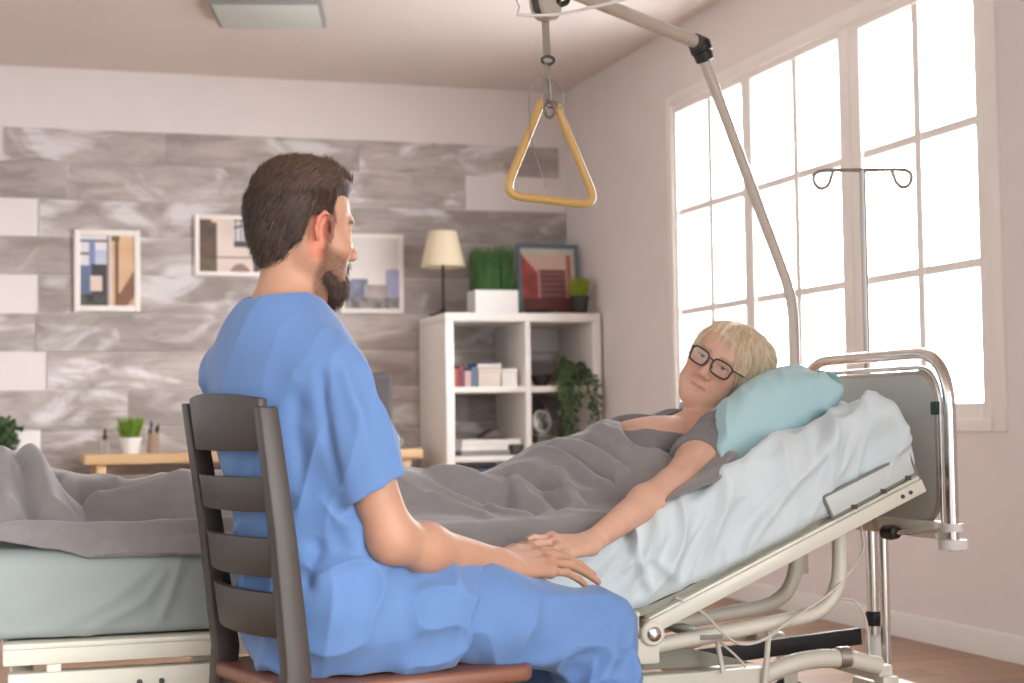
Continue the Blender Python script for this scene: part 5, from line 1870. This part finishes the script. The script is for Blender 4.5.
for sx in (-1, 1):
    rp = rim_pts(sx)
    rimo = obj('rim', MB().tube([tuple(p) for p in rp], 0.0025, 8, True), M_rim, gl_)
    cpt = sum(rp) / 36
    n_ = 36
    obj('lens', MB().add([tuple(p) for p in rp] + [tuple(cpt)], [(k, (k + 1) % n_, n_) for k in range(n_)]), LG, gl_)
    obj('temple', MB().tube([tuple(HWp(sx * 0.0605, 0.096, 0.006)), tuple(HWp(sx * 0.0675, 0.088, 0.006)), tuple(HWp(sx * 0.078, 0.05, 0.004)), tuple(HWp(sx * 0.083, 0.0, 0.002)), tuple(HWp(sx * 0.083, -0.012, -0.008))], 0.0021, 8), M_rim, gl_)
    obj('nose_pad', MB().tube([tuple(HWp(sx * 0.009, 0.106, -0.008)), tuple(HWp(sx * 0.011, 0.100, -0.016))], 0.002, 8), M_rim, gl_)
obj('bridge', MB().tube(spl([tuple(HWp(-0.0085, 0.108, 0.002)), tuple(HWp(0, 0.1115, 0.005)), tuple(HWp(0.0085, 0.108, 0.002))], 5), 0.002, 8), M_rim, gl_)

# ------------------------------------------------------------------ blanket: a grey fleece over her, a surface of folds
M_fleece = mat('grey fleece', S(134, 128, 127), 0.95, var=0.05, scale=40, sheen=0.35, bump=0.25, bscale=600)
TX = np.array([-0.25, 0.017, 0.06, 0.126, 0.192, 0.304, 0.441, 0.70, 0.934, 1.047, 1.123, 1.20, 1.28, 1.36, 1.441, 1.495, 1.56, 1.62, 1.8])
TN = np.array([0.70, 0.795, 0.782, 0.735, 0.672, 0.690, 0.738, 0.75, 0.748, 0.720, 0.715, 0.728, 0.764, 0.792, 0.820, 0.834, 0.850, 0.848, 0.84])
TF = np.array([0.72, 0.800, 0.787, 0.758, 0.734, 0.727, 0.735, 0.735, 0.735, 0.722, 0.715, 0.728, 0.764, 0.792, 0.820, 0.834, 0.850, 0.848, 0.84])
WN = np.array([0.20, 0.20, 0.19, 0.17, 0.15, 0.14, 0.15, 0.16, 0.17, 0.18, 0.19, 0.20, 0.21, 0.21, 0.21, 0.21, 0.20, 0.19, 0.18])
def matt_top(x):
    s = np.interp(x, *(lambda t: (t[0], np.linspace(0, 2.2, 400)))(deck(np.linspace(0, 2.2, 400), HT)))
    return deck(s, HT)[1]

def blanket_base(x, y):
    zm = matt_top(x) + 0.010
    tn, tf, w = np.interp(x, TX, TN), np.interp(x, TX, TF), np.interp(x, TX, WN)
    leg = 1 - sstep(1.0, 1.25, x)
    yn, yf = YC - 0.11 * leg, YC + 0.11 * leg
    wl = w * (1 - 0.22 * leg)
    a = np.maximum(tn - zm, 0) / (1 + (np.abs(y - yn) / wl) ** 3.6)
    b = np.maximum(tf - zm, 0) / (1 + (np.abs(y - yf) / wl) ** 3.6)
    k = 0.02
    h = np.clip(0.5 + 0.5 * (a - b) / k, 0, 1)
    return zm + (b * (1 - h) + a * h + k * h * (1 - h)) * (1 - leg * 0) - 0.0
nx_, ny2 = 430, 200
U, Vv = np.meshgrid(np.linspace(0, 1, nx_), np.linspace(0, 1, ny2), indexing='ij')
U, Vv = U.ravel(), Vv.ravel()
by = 3.502 + (4.385 - 3.502) * (0.25 * Vv + 0.75 * Vv ** 1.6) + 0.006 * np.sin(U * 23) * (1 - Vv) + 0.012 * np.sin(U * 9 + 1) * (1 - Vv)
xmax = 1.505 + 0.21 * (1 - sstep(3.62, 3.80, by)) - 0.10 * (1 - sstep(3.50, 3.60, by)) + 0.012 * np.sin(by * 31)
bx = -0.16 + (xmax + 0.16) * U
bz = blanket_base(bx, by)
pxy = np.stack([bx, by], 1)
body_w8 = np.clip((bz - matt_top(bx) - 0.01) / 0.06, 0, 1)
F_ = [  # line, width, height
    ([(0.03, 4.0), (0.075, 3.93), (0.09, 3.80), (0.12, 3.69), (0.20, 3.63)], 0.030, 0.034),
    ([(0.022, 3.80), (0.026, 3.70), (0.036, 3.60)], 0.022, 0.022),
    ([(-0.06, 3.98), (-0.07, 3.8), (-0.06, 3.6)], 0.03, 0.03),
    ([(0.06, 3.84), (0.062, 3.72), (0.085, 3.62)], 0.022, -0.020),
    ([(0.19, 3.83), (0.31, 3.82), (0.45, 3.80)], 0.045, 0.022),
    ([(0.18, 3.74), (0.30, 3.70), (0.46, 3.66)], 0.05, -0.014),
    ([(-0.05, 3.535), (0.10, 3.548), (0.24, 3.555), (0.42, 3.55), (0.7, 3.55)], 0.020, 0.020),
    ([(0.06, 3.60), (0.16, 3.59), (0.30, 3.60)], 0.03, -0.008),
    ([(0.98, 3.79), (1.08, 3.752), (1.156, 3.70), (1.20, 3.60)], 0.022, -0.020),
    ([(0.97, 3.83), (1.09, 3.80), (1.185, 3.74), (1.24, 3.62)], 0.024, 0.018),
    ([(1.27, 3.93), (1.331, 3.83), (1.371, 3.75), (1.40, 3.68), (1.42, 3.61)], 0.014, 0.016),
    ([(1.29, 3.93), (1.345, 3.84), (1.392, 3.755), (1.42, 3.68)], 0.010, -0.014),
    ([(1.33, 3.95), (1.39, 3.84), (1.432, 3.76), (1.46, 3.67)], 0.018, 0.012),
    ([(1.308, 3.80), (1.304, 3.71), (1.30, 3.60)], 0.020, 0.016),
    ([(1.26, 3.80), (1.25, 3.70), (1.26, 3.60)], 0.018, -0.012),
    ([(1.22, 3.84), (1.19, 3.74), (1.17, 3.62)], 0.022, 0.014),
    ([(1.10, 3.70), (1.13, 3.62), (1.18, 3.56)], 0.018, 0.010),
    ([(0.96, 3.71), (1.04, 3.64), (1.08, 3.57)], 0.022, 0.012),
    ([(1.41, 3.90), (1.44, 3.80), (1.47, 3.72)], 0.014, -0.010),
    ([(1.45, 3.93), (1.475, 3.82), (1.50, 3.72)], 0.014, 0.010),
    ([(1.19, 3.87), (1.26, 3.77), (1.30, 3.69)], 0.016, -0.010),
    ([(1.40, 3.53), (1.55, 3.58), (1.70, 3.66)], 0.018, 0.010),
    ([(1.36, 3.55), (1.50, 3.61), (1.66, 3.70)], 0.014, 0.010),
]
dz = np.zeros_like(bx)
for ln, w, a in F_:
    dz += fold(pxy, ln, w * 0.9, a * 1.35, 0.03)
n1 = np.stack([bx * 6 + by * 3, by * 5.5 - bx * 2, 0 * bx], 1)
dz += (0.010 * pnoise(n1, 41) + 0.012 * ridge(n1 * 0.9 + 3, 42, 0.8)) * (0.25 + 0.75 * body_w8)
dz += 0.0025 * pnoise(n1 * 3.1, 43)
hem = np.exp(-((U - 0.995) * (xmax + 0.16) / 0.014) ** 2)
dz += 0.006 * hem
bz = np.maximum(bz + dz, matt_top(bx) + 0.006 + 0.010 * fold(np.stack([bx, by], 1), [(-0.2, 3.53), (1.3, 3.53)], 0.02, 1.0, 1.0) * (bx < 0.7))
# it gives way under her arm
for a, b, ra, rb in ((SHL, EL, 0.054, 0.041), (EL, WL, 0.042, 0.027)):
    d, t = segdist(pxy, [a[:2], b[:2]])
    zc, r = a[2] + (b[2] - a[2]) * t, ra + (rb - ra) * t
    lim = np.where(d < r, zc - np.sqrt(np.maximum(r * r - d * d, 0)) * 0.9, zc + (d - r) * 1.6)
    k = 0.012
    h = np.clip(0.5 + 0.5 * (lim - bz) / k, 0, 1)
    bz = lim * (1 - h) + bz * h - k * h * (1 - h)
edge_r = np.clip(3.55 - by, 0, 0.049)
drop = (0.05 - np.sqrt(0.05 ** 2 - edge_r ** 2)) * 0.9 * (1 - 0.75 * sstep(1.32, 1.42, bx))
bz = np.maximum(bz, matt_top(bx) + 0.004 + 0.018 * sstep(1.30, 1.45, bx))
bz = bz - drop
Vb = np.stack([bx, by, bz], 1)
# over the edge of the mattress it turns down
ov = np.clip((3.524 - by) / 0.018, 0, 1) * sstep(0.3, 0.75, bx) * (1 - sstep(1.25, 1.40, bx))
Vb[:, 2] -= 0.075 * ov ** 1.3
Vb[:, 1] -= 0.030 * np.sqrt(ov)
Fb = []
for i in range(nx_ - 1):
    for j in range(ny2 - 1):
        a = i * ny2 + j
        Fb.append((a, a + ny2, a + ny2 + 1, a + 1))
bl = fromnp('blanket', Vb, Fb, M_fleece)
so_ = bl.modifiers.new('thickness', 'SOLIDIFY')
so_.thickness = 0.006
so_.offset = 1
tag(bl, 'grey fleece blanket draped in folds over the woman from feet to chest', 'blanket')
# ------------------------------------------------------------------ the carer on the chair
AC = math.radians(24)          # where his chest faces
cf = np.array([math.cos(AC), math.sin(AC), 0])
cl_ = np.array([-math.sin(AC), math.cos(AC), 0])
AP = math.radians(9)           # and his hips
pf = np.array([math.cos(AP), math.sin(AP), 0])
pl_ = np.array([-math.sin(AP), math.cos(AP), 0])
PEL = np.array([0.605, 3.10, 0.535])
ABD = np.array([0.580, 3.09, 0.70])
CHE = np.array([0.548, 3.085, 0.87])
UPC = np.array([0.520, 3.08, 0.985])
NEK = np.array([0.520, 3.082, 1.055])
HMC = np.array([0.558, 3.088, 1.232])
AH = math.radians(17.4)
HM = frame((math.sin(AH), -math.cos(AH), 0), (math.cos(AH), math.sin(AH), -0.05), (0, 0, 1), HMC, 1.06)
HMp = lambda *p: HM[:3, :3] @ np.array(p) + HM[:3, 3]
SR, SL = UPC + cl_ * -0.164 + np.array([0.004, 0, -0.048]), UPC + cl_ * 0.172 + np.array([0.0, 0, -0.028])
ELR, WRR = np.array([0.692, 2.918, 0.650]), np.array([0.938, 3.075, 0.586])
ELL_, WRL = np.array([0.56, 3.33, 0.69]), np.array([0.80, 3.30, 0.615])
HIPR, HIPL = PEL - pl_ * 0.095 + (0.01, 0, -0.01), PEL + pl_ * 0.095 + (0.01, 0, -0.01)
KNR, KNL = np.array([1.140, 3.085, 0.437]), np.array([1.085, 3.330, 0.448])
ANR, ANL = np.array([1.135, 3.06, 0.09]), np.array([1.05, 3.36, 0.09])

mv = Vol((0.28, 2.78, 0.30), (1.34, 3.52, 1.42), 0.003)
head(mv, HM, 1.06)
mv.cone(NEK + (0.008, 0, 0), HMp(0, -0.016, -0.06), 0.060, 0.053, 0.03)
mv.cone(NEK + cf * 0.02, HMp(0, 0.03, -0.085), 0.05, 0.03, 0.03)
mv.chain([PEL, ABD, CHE, UPC], [0.105, 0.13, 0.145, 0.12], 0.05, ax=cf, sc=1.4)
mv.cone(UPC - cl_ * 0.12 + (0, 0, -0.02), UPC + cl_ * 0.12 + (0, 0, -0.02), 0.052, 0.052, 0.05)
mv.cone(NEK + (-0.005, 0, -0.03), SR + (0, 0, 0.0), 0.042, 0.036, 0.04)
mv.cone(NEK + (-0.005, 0, -0.03), SL + (0, 0, 0.0), 0.042, 0.036, 0.04)
for s_, e_, w_2 in ((SR, ELR, WRR), (SL, ELL_, WRL)):
    mv.chain([s_, s_ * 0.5 + e_ * 0.5, e_], [0.046, 0.046, 0.041], 0.03)
    f0 = e_ * 0.70 + w_2 * 0.30 + np.array([0, 0, -0.002])
    mv.chain([e_, f0, w_2], [0.041, 0.0425, 0.029], 0.03)
hd = WRR + (WRR - ELR) * 0.07
mv.cone(WRR, hd, 0.029, 0.030, 0.02, ax=(0, 0, 1), sc=1.2)
hand(mv, hd, [(1.046, 3.196, 0.600), (1.062, 3.170, 0.589), (1.068, 3.143, 0.575), (1.062, 3.116, 0.560)],
     [(1.165, 3.244, 0.552), (1.190, 3.216, 0.540), (1.188, 3.182, 0.528), (1.152, 3.140, 0.520)],
     [hd + (-0.01, 0.02, 0.0), (1.00, 3.168, 0.598), (1.035, 3.215, 0.602), (1.062, 3.245, 0.598)], 0.0092, 0.0150, bend=0.013, k=0.0035)
hl_ = WRL + (WRL - ELL_) * 0.07
hand(mv, hl_, [(0.905, 3.265, 0.600), (0.913, 3.288, 0.602), (0.912, 3.312, 0.600), (0.903, 3.335, 0.593)],
     [(0.985, 3.255, 0.565), (1.0, 3.288, 0.566), (0.995, 3.32, 0.564), (0.975, 3.35, 0.558)],
     [hl_, (0.86, 3.245, 0.602), (0.90, 3.225, 0.59), (0.925, 3.22, 0.575)], 0.009, 0.0145, bend=0.012, k=0.0035)
for h_, k_ in ((HIPR, KNR), (HIPL, KNL)):
    mv.cone(h_, k_, 0.082, 0.058, 0.04)
pv_, pq_ = mv.mesh(2)
M_skin_m = skin_mat('warm skin')
Cm = skin_paint(pv_, HM, (192, 145, 119), 1.06, False)
Lm = to_local(pv_, HM)
def mixin_m(mask, col):
    Cm[:] = Cm * (1 - mask[:, None]) + np.array(S(*col)) * mask[:, None]
# stubble on cheeks and jaw, shaved sides above the ear
ax_, ly, lz = np.abs(Lm[:, 0]), Lm[:, 1], Lm[:, 2]
topl = -0.012 - 0.45 * np.clip(ly - 0.005, 0, 1)              # from the ear down to the mouth corner
bd = sstep(0.0, -0.022, lz - topl) * sstep(-0.004, 0.012, ly) * sstep(-0.135, -0.118, lz)
bd = bd * (1 - (ax_ < 0.024) * (lz > -0.079) * (lz < -0.066))
mous = (ax_ < 0.03) * (ly > 0.07) * (lz < -0.054) * (lz > -0.066)
side_b = sstep(0.004, 0.012, ly) * (1 - sstep(0.028, 0.036, ly)) * (lz < 0.05) * (lz > -0.03) * (ax_ > 0.05)
bd = np.clip(bd + mous + side_b, 0, 1) * (0.8 + 0.5 * pnoise(Lm * 300, 55))
mixin_m(0.8 * np.clip(bd, 0, 1), (84, 58, 42))
man = thing('person', 'man in blue scrubs with short brown hair and beard sitting on the dark chair', 'person', (0.6, 3.1, 0.43))
# shins and feet reach the floor inside the trousers and shoes
sv_ = Vol((0.95, 2.95, 0.0), (1.36, 3.48, 0.56), 0.006)
for k_, a_ in ((KNR, ANR), (KNL, ANL)):
    sv_.chain([k_, k_ * 0.65 + a_ * 0.35 + (-0.006, 0, 0), a_], [0.050, 0.048, 0.036], 0.03)
    sv_.cone(a_ + (0, 0, -0.03), a_ + (0.13, 0.01, -0.055), 0.034, 0.026, 0.03)
v2, q2 = sv_.mesh(1)
bm_v, bm_q = addmesh(pv_, pq_, v2, q2)
Cm2 = np.concatenate([Cm, np.tile(np.array(S(192, 145, 119)), (len(v2), 1))])
fromnp('body', bm_v, bm_q, M_skin_m, man, colors=Cm2)

# hair
M_brown_h = mat('dark brown hair', S(54, 38, 29), 0.6, var=0.1, scale=40, attr='paint', bump=0.3, bscale=250)
hv = Vol(HMC - 0.19, HMC + 0.20, 0.003)
Am = HM[:3, :3] / 1.06
HE = lambda c, r, k=0.015, op='add': hv.ell(HMp(*c), np.array(r) * 1.06, Am, k, op)
HE((0, -0.012, 0.038), (0.0795, 0.091, 0.086))
HE((0, 0.018, 0.082), (0.060, 0.083, 0.041), 0.03)
HE((0, 0.020, 0.090), (0.048, 0.042, 0.022), 0.02)
HE((0, -0.036, -0.02), (0.058, 0.054, 0.058), 0.03)
HE((0.010, 0.046, 0.090), (0.036, 0.024, 0.014), 0.02)
# free the face, temples, ears and the neck
hv.cone(HMp(-0.12, 0.118, 0.0), HMp(0.12, 0.118, 0.0), 0.071, 0.071, 0.008, 'sub')
HE((0, 0.148, 0.014), (0.085, 0.092, 0.088), 0.008, 'sub')
for x in (-1, 1):
    HE((x * 0.080, 0.075, 0.035), (0.034, 0.042, 0.030), 0.01, 'sub')
    HE((x * 0.088, -0.006, -0.028), (0.028, 0.027, 0.050), 0.008, 'sub')
    HE((x * 0.075, -0.035, -0.075), (0.034, 0.032, 0.045), 0.01, 'sub')
hv.cone(HMp(-0.12, -0.03, -0.135), HMp(0.12, -0.03, -0.135), 0.073, 0.073, 0.01, 'sub')
hv.cone(HMp(-0.1, 0.06, -0.10), HMp(0.1, 0.06, -0.10), 0.075, 0.075, 0.01, 'sub')
hV, hQ = hv.mesh(2)
hl = to_local(hV, HM)
hn = vnormals(hV, hQ)
gro = pnoise(np.stack([hl[:, 0] * 60, hl[:, 1] * 30, hl[:, 2] * 26], 1), 51) * 0.003 + pnoise(hl * 110, 52) * 0.0012
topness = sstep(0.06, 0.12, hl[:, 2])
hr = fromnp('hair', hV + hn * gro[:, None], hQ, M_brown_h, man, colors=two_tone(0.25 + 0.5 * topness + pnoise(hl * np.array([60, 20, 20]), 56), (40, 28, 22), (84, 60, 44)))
rgs = np.random.default_rng(6)
def flow_m(p, n):
    l_ = to_local(p[None], HM)[0]
    if l_[2] > 0.07:
        d = np.array([0.25 * l_[0], 0.55, 0.35]) if l_[1] < 0.04 else np.array([0, 0.15, 0.7])
    else:
        d = np.array([0.0, -0.45, -0.75])
    d = HM[:3, :3] @ d
    return d - n * (d @ n) * 0.9 + n * 0.12
sv, sq = strands(5200, sampler(hV, hQ, (hl[:, 2] > -0.09) & ~((hl[:, 1] > 0.045) & (hl[:, 2] < 0.09)), rgs), flow_m, 0.020, 0.0015, rgs, 0.10)
sv3, sq3 = strands(900, sampler(hV, hQ, (hl[:, 2] > 0.085) & (hl[:, 1] < 0.05), rgs), flow_m, 0.022, 0.0017, rgs, 0.25)
sva, sqa = addmesh(sv, sq, sv3, sq3)
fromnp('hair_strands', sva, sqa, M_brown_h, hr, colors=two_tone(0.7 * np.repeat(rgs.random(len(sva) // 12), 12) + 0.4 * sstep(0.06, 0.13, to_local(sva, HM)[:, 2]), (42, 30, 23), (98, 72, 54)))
# beard
M_beard = mat('brown beard', S(70, 50, 38), 0.6, var=0.3, scale=60, bump=0.3, bscale=300)
bvv_ = Vol(HMC - 0.17, HMC + 0.17, 0.003)
BE = lambda c, r, k=0.015, op='add': bvv_.ell(HMp(*c), np.array(r) * 1.06, Am, k, op)
BC = lambda a, b, ra, rb, k=0.015, op='add': bvv_.cone(HMp(*a), HMp(*b), ra * 1.06, rb * 1.06, k, op)
for x in (-1, 1):
    BC((x * 0.046, 0.030, -0.082), (x * 0.026, 0.060, -0.106), 0.014, 0.019, 0.02)
    BC((x * 0.022, 0.0855, -0.060), (x * 0.004, 0.093, -0.058), 0.005, 0.005, 0.006)
    BC((x * 0.026, 0.083, -0.064), (x * 0.026, 0.072, -0.095), 0.005, 0.011, 0.01)
BE((0, 0.070, -0.108), (0.030, 0.025, 0.026), 0.025)
BE((0, 0.085, -0.072), (0.021, 0.02, 0.009), 0.006, 'sub')
bV, bQ = bvv_.mesh(2)
bd_ = fromnp('beard', bV + vnormals(bV, bQ) * (pnoise(to_local(bV, HM) * 140, 53) * 0.002)[:, None], bQ, M_beard, man)
def flow_b(p, n):
    d = HM[:3, :3] @ np.array([0, 0.35, -1.0])
    return d - n * (d @ n) * 0.8 + n * 0.25
bl_l = to_local(bV, HM)
sv, sq = strands(2600, sampler(bV, bQ, bl_l[:, 2] < -0.045, rgs), flow_b, 0.011, 0.0011, rgs, 0.15)
fromnp('beard_strands', sv, sq, M_beard, bd_)

# scrub top
M_scrub = mat('blue scrub cotton', S(97, 131, 182), 0.8, var=0.03, scale=8, sheen=0.2, bump=0.06, bscale=600, wrinkle=0.35, wscale=8)
sh_ = Vol((0.26, 2.74, 0.34), (0.98, 3.50, 1.16), 0.0036)
sh_.chain([PEL + (-0.005, 0, -0.04), PEL, ABD, CHE, UPC], [0.175, 0.172, 0.160, 0.172, 0.146], 0.05, ax=cf, sc=1.32)
sh_.cone(UPC - cl_ * 0.12 + (0, 0, -0.02), UPC + cl_ * 0.12 + (0, 0, -0.02), 0.072, 0.072, 0.05)
sh_.cone(NEK + (-0.008, 0, -0.034), SR + (0, 0, 0.008), 0.056, 0.050, 0.04)
sh_.cone(NEK + (-0.008, 0, -0.034), SL + (0, 0, 0.008), 0.056, 0.050, 0.04)
# the tails of the top lie over the lap
for h_, k_ in ((HIPR, KNR), (HIPL, KNL)):
    sh_.cone(h_ + (-0.02, 0, 0), h_ * 0.62 + k_ * 0.38, 0.119, 0.113, 0.03)
dR = (ELR - SR) / np.linalg.norm(ELR - SR)
dL = (ELL_ - SL) / np.linalg.norm(ELL_ - SL)
for s_, e_, d_ in ((SR, ELR, dR), (SL, ELL_, dL)):
    sl_ = sh_.like()
    a_ = s_ * 0.24 + e_ * 0.76
    sl_.chain([s_ + (0, 0, 0.0), s_ * 0.6 + e_ * 0.4, a_], [0.058, 0.062, 0.067], 0.03)
    c_ = s_ * 0.32 + e_ * 0.68
    sl_.cut(c_, d_ + np.array([0.22, 0, -0.05]), 0.003, c_ - 0.14, c_ + 0.14)
    sl_.cone(c_ - d_ * 0.045, c_ + d_ * 0.2, 0.058, 0.061, 0.003, 'sub')
    sh_.merge(sl_, 0.03)
    del sl_
sh_.cut(HIPR * 0.62 + KNR * 0.38 + (0.03, 0, 0), (0.94, -0.10, -0.34), 0.003, (0.6, 2.7, 0.3), (1.1, 3.5, 0.72))
sh_.cut((0.5, 3.0, 0.412), (0, 0, -1), 0.004)
sh_.cone(NEK + (0.0, 0, -0.016), HMp(0, -0.02, -0.03), 0.074, 0.080, 0.006, 'sub')
sh_.ell(NEK + cf * 0.06 + (0, 0, -0.01), (0.07, 0.055, 0.09), None, 0.01, 'sub')
tV, tQ = sh_.mesh(2)
nrm = vnormals(tV, tQ)
q = np.stack([(tV - UPC) @ cf, (tV - UPC) @ cl_, tV[:, 2]], 1)
dd = np.zeros(len(tV))
lowb = 1 - sstep(0.60, 0.82, tV[:, 2])
upb = sstep(0.78, 0.92, tV[:, 2])
dd += 0.013 * lowb * ridge(np.stack([q[:, 0] * 7 + q[:, 2] * 6, q[:, 1] * 9, q[:, 2] * 9 - q[:, 0] * 5], 1), 61, 0.7)
dd += 0.006 * ridge(np.stack([q[:, 0] * 12, q[:, 1] * 10 + q[:, 2] * 5, q[:, 2] * 4], 1), 62, 0.7) * (1 - upb * 0.5)
dd += 0.007 * pnoise(tV * np.array([9, 9, 5]), 63)
sc_ = np.clip(1 - np.abs((tV - SR) @ dR - 0.12) / 0.16, 0, 1) * (np.linalg.norm(tV - (SR + dR * 0.1), axis=1) < 0.18)
FM = [
    # crest of the sleeve, creases from shoulder and arm pit, blouson folds over the chair
    ([tuple(SR + np.array([0.045, -0.045, 0.055])), tuple(SR + np.array([0.070, -0.045, -0.06])), tuple(SR + np.array([0.095, -0.035, -0.17]))], 0.011, 0.014),
    ([tuple(SR + np.array([0.0, -0.065, 0.04])), tuple(SR + np.array([0.03, -0.065, -0.06])), tuple(SR + np.array([0.055, -0.055, -0.18]))], 0.013, 0.010),
    ([tuple(SR + np.array([-0.03, -0.05, 0.03])), tuple(SR + np.array([-0.03, -0.045, -0.08])), tuple(SR + np.array([0.0, -0.04, -0.2]))], 0.014, -0.012),
    ([tuple(SR + np.array([-0.06, -0.02, 0.02])), tuple(SR + np.array([-0.09, 0.02, -0.06])), tuple(SR + np.array([-0.11, 0.08, -0.10]))], 0.016, 0.010),
    ([tuple(SR + np.array([-0.05, 0.0, 0.03])), tuple(SR + np.array([-0.07, 0.0, -0.08])), tuple(SR + np.array([-0.06, -0.01, -0.22]))], 0.018, -0.010),
    ([tuple(SL + np.array([-0.06, -0.02, 0.0])), tuple(SL + np.array([-0.09, -0.06, -0.05])), tuple(SL + np.array([-0.10, -0.12, -0.08]))], 0.016, 0.010),
    ([(0.39, 3.16, 0.90), (0.385, 3.12, 0.86), (0.40, 3.02, 0.84)], 0.014, 0.012),
    ([(0.60, 2.93, 0.70), (0.63, 2.94, 0.62), (0.62, 2.93, 0.55)], 0.016, 0.016),
    ([(0.70, 2.95, 0.66), (0.67, 2.93, 0.58), (0.68, 2.92, 0.50)], 0.014, 0.018),
    ([(0.74, 2.96, 0.62), (0.73, 2.94, 0.55), (0.75, 2.94, 0.49)], 0.013, -0.014),
    ([(0.56, 2.93, 0.66), (0.54, 2.93, 0.58), (0.57, 2.93, 0.51)], 0.016, -0.014),
    ([(0.50, 2.97, 0.62), (0.56, 2.94, 0.60), (0.63, 2.93, 0.61)], 0.013, 0.012),
    ([(0.50, 2.97, 0.53), (0.58, 2.93, 0.50), (0.66, 2.92, 0.47)], 0.014, 0.012),
]
for ln, w, a in FM:
    dd += fold(tV, ln, w, a, 0.05)
top_ = fromnp('scrub_top', tV + nrm * dd[:, None], tQ, M_scrub, man)
# trousers
tr = Vol((0.42, 2.86, 0.04), (1.32, 3.52, 0.68), 0.0036)
for h_, k_, a_ in ((HIPR, KNR, ANR), (HIPL, KNL, ANL)):
    tr.chain([h_, h_ * 0.45 + k_ * 0.55 + (0, 0, 0.012), k_], [0.098, 0.090, 0.078], 0.03)
    tr.chain([k_, k_ * 0.5 + a_ * 0.5, a_ + (0, 0, 0.03)], [0.078, 0.080, 0.075], 0.03)
tr.cone(PEL - pl_ * 0.06 + (0, 0, -0.01), PEL + pl_ * 0.06 + (0, 0, -0.01), 0.125, 0.125, 0.05, ax=(0, 0, 1), sc=1.35)
tr.cut((1.1, 3.2, 0.075), (0, 0, -1), 0.004)
for a_ in (ANR, ANL):
    tr.cone(a_ + (0, 0, -0.1), a_ + (0, 0, 0.05), 0.066, 0.066, 0.003, 'sub')
rV, rQ = tr.mesh(2)
nrm = vnormals(rV, rQ)
dd = 0.009 * ridge(np.stack([rV[:, 0] * 9 + rV[:, 2] * 7, rV[:, 1] * 8, rV[:, 2] * 8 - rV[:, 0] * 4], 1), 71, 0.7) + 0.004 * pnoise(rV * 12, 72)
shin = 1 - sstep(0.36, 0.46, rV[:, 2])
dd += 0.012 * shin * sstep(1.02, 1.08, rV[:, 0]) * ridge(np.stack([rV[:, 0] * 12, rV[:, 1] * 14, rV[:, 2] * 3.0], 1), 73, 0.7)
FT = [([(0.98, 3.04, 0.55), (0.90, 3.0, 0.50), (0.80, 2.985, 0.45), (0.72, 2.985, 0.41)], 0.007, 0.008),
      ([(1.19, 3.06, 0.50), (1.14, 3.01, 0.44), (1.03, 3.0, 0.40), (0.90, 3.0, 0.375)], 0.016, 0.014),
      ([(1.16, 3.03, 0.47), (1.10, 3.005, 0.42), (1.0, 3.0, 0.385)], 0.012, -0.012),
      ([(1.15, 3.0, 0.42), (1.12, 2.995, 0.36), (1.08, 2.99, 0.33)], 0.014, 0.014),
      ([(1.185, 3.03, 0.42), (1.18, 3.0, 0.34), (1.185, 2.99, 0.25)], 0.010, 0.012)]
for ln, w, a in FT:
    dd += fold(rV, ln, w * 1.15, a * 1.6, 0.05)
fromnp('scrub_trousers', rV + nrm * dd[:, None], rQ, M_scrub, man)
M_shoe = mat('white clog', S(220, 220, 218), 0.5)
for a_ in (ANR, ANL):
    so = Vol(a_ + (-0.12, -0.09, -0.12), a_ + (0.24, 0.10, 0.06), 0.006)
    so.cone(a_ + (-0.03, 0, -0.045), a_ + (0.145, 0.012, -0.055), 0.046, 0.040, 0.03)
    so.cut(a_ + (0, 0, -0.085), (0, 0, -1), 0.004)
    so.cone(a_ + (-0.01, 0, 0.02), a_ + (0, 0, -0.03), 0.042, 0.038, 0.006, 'sub')
    fromnp('shoe', *so.mesh(1), M_shoe, man)
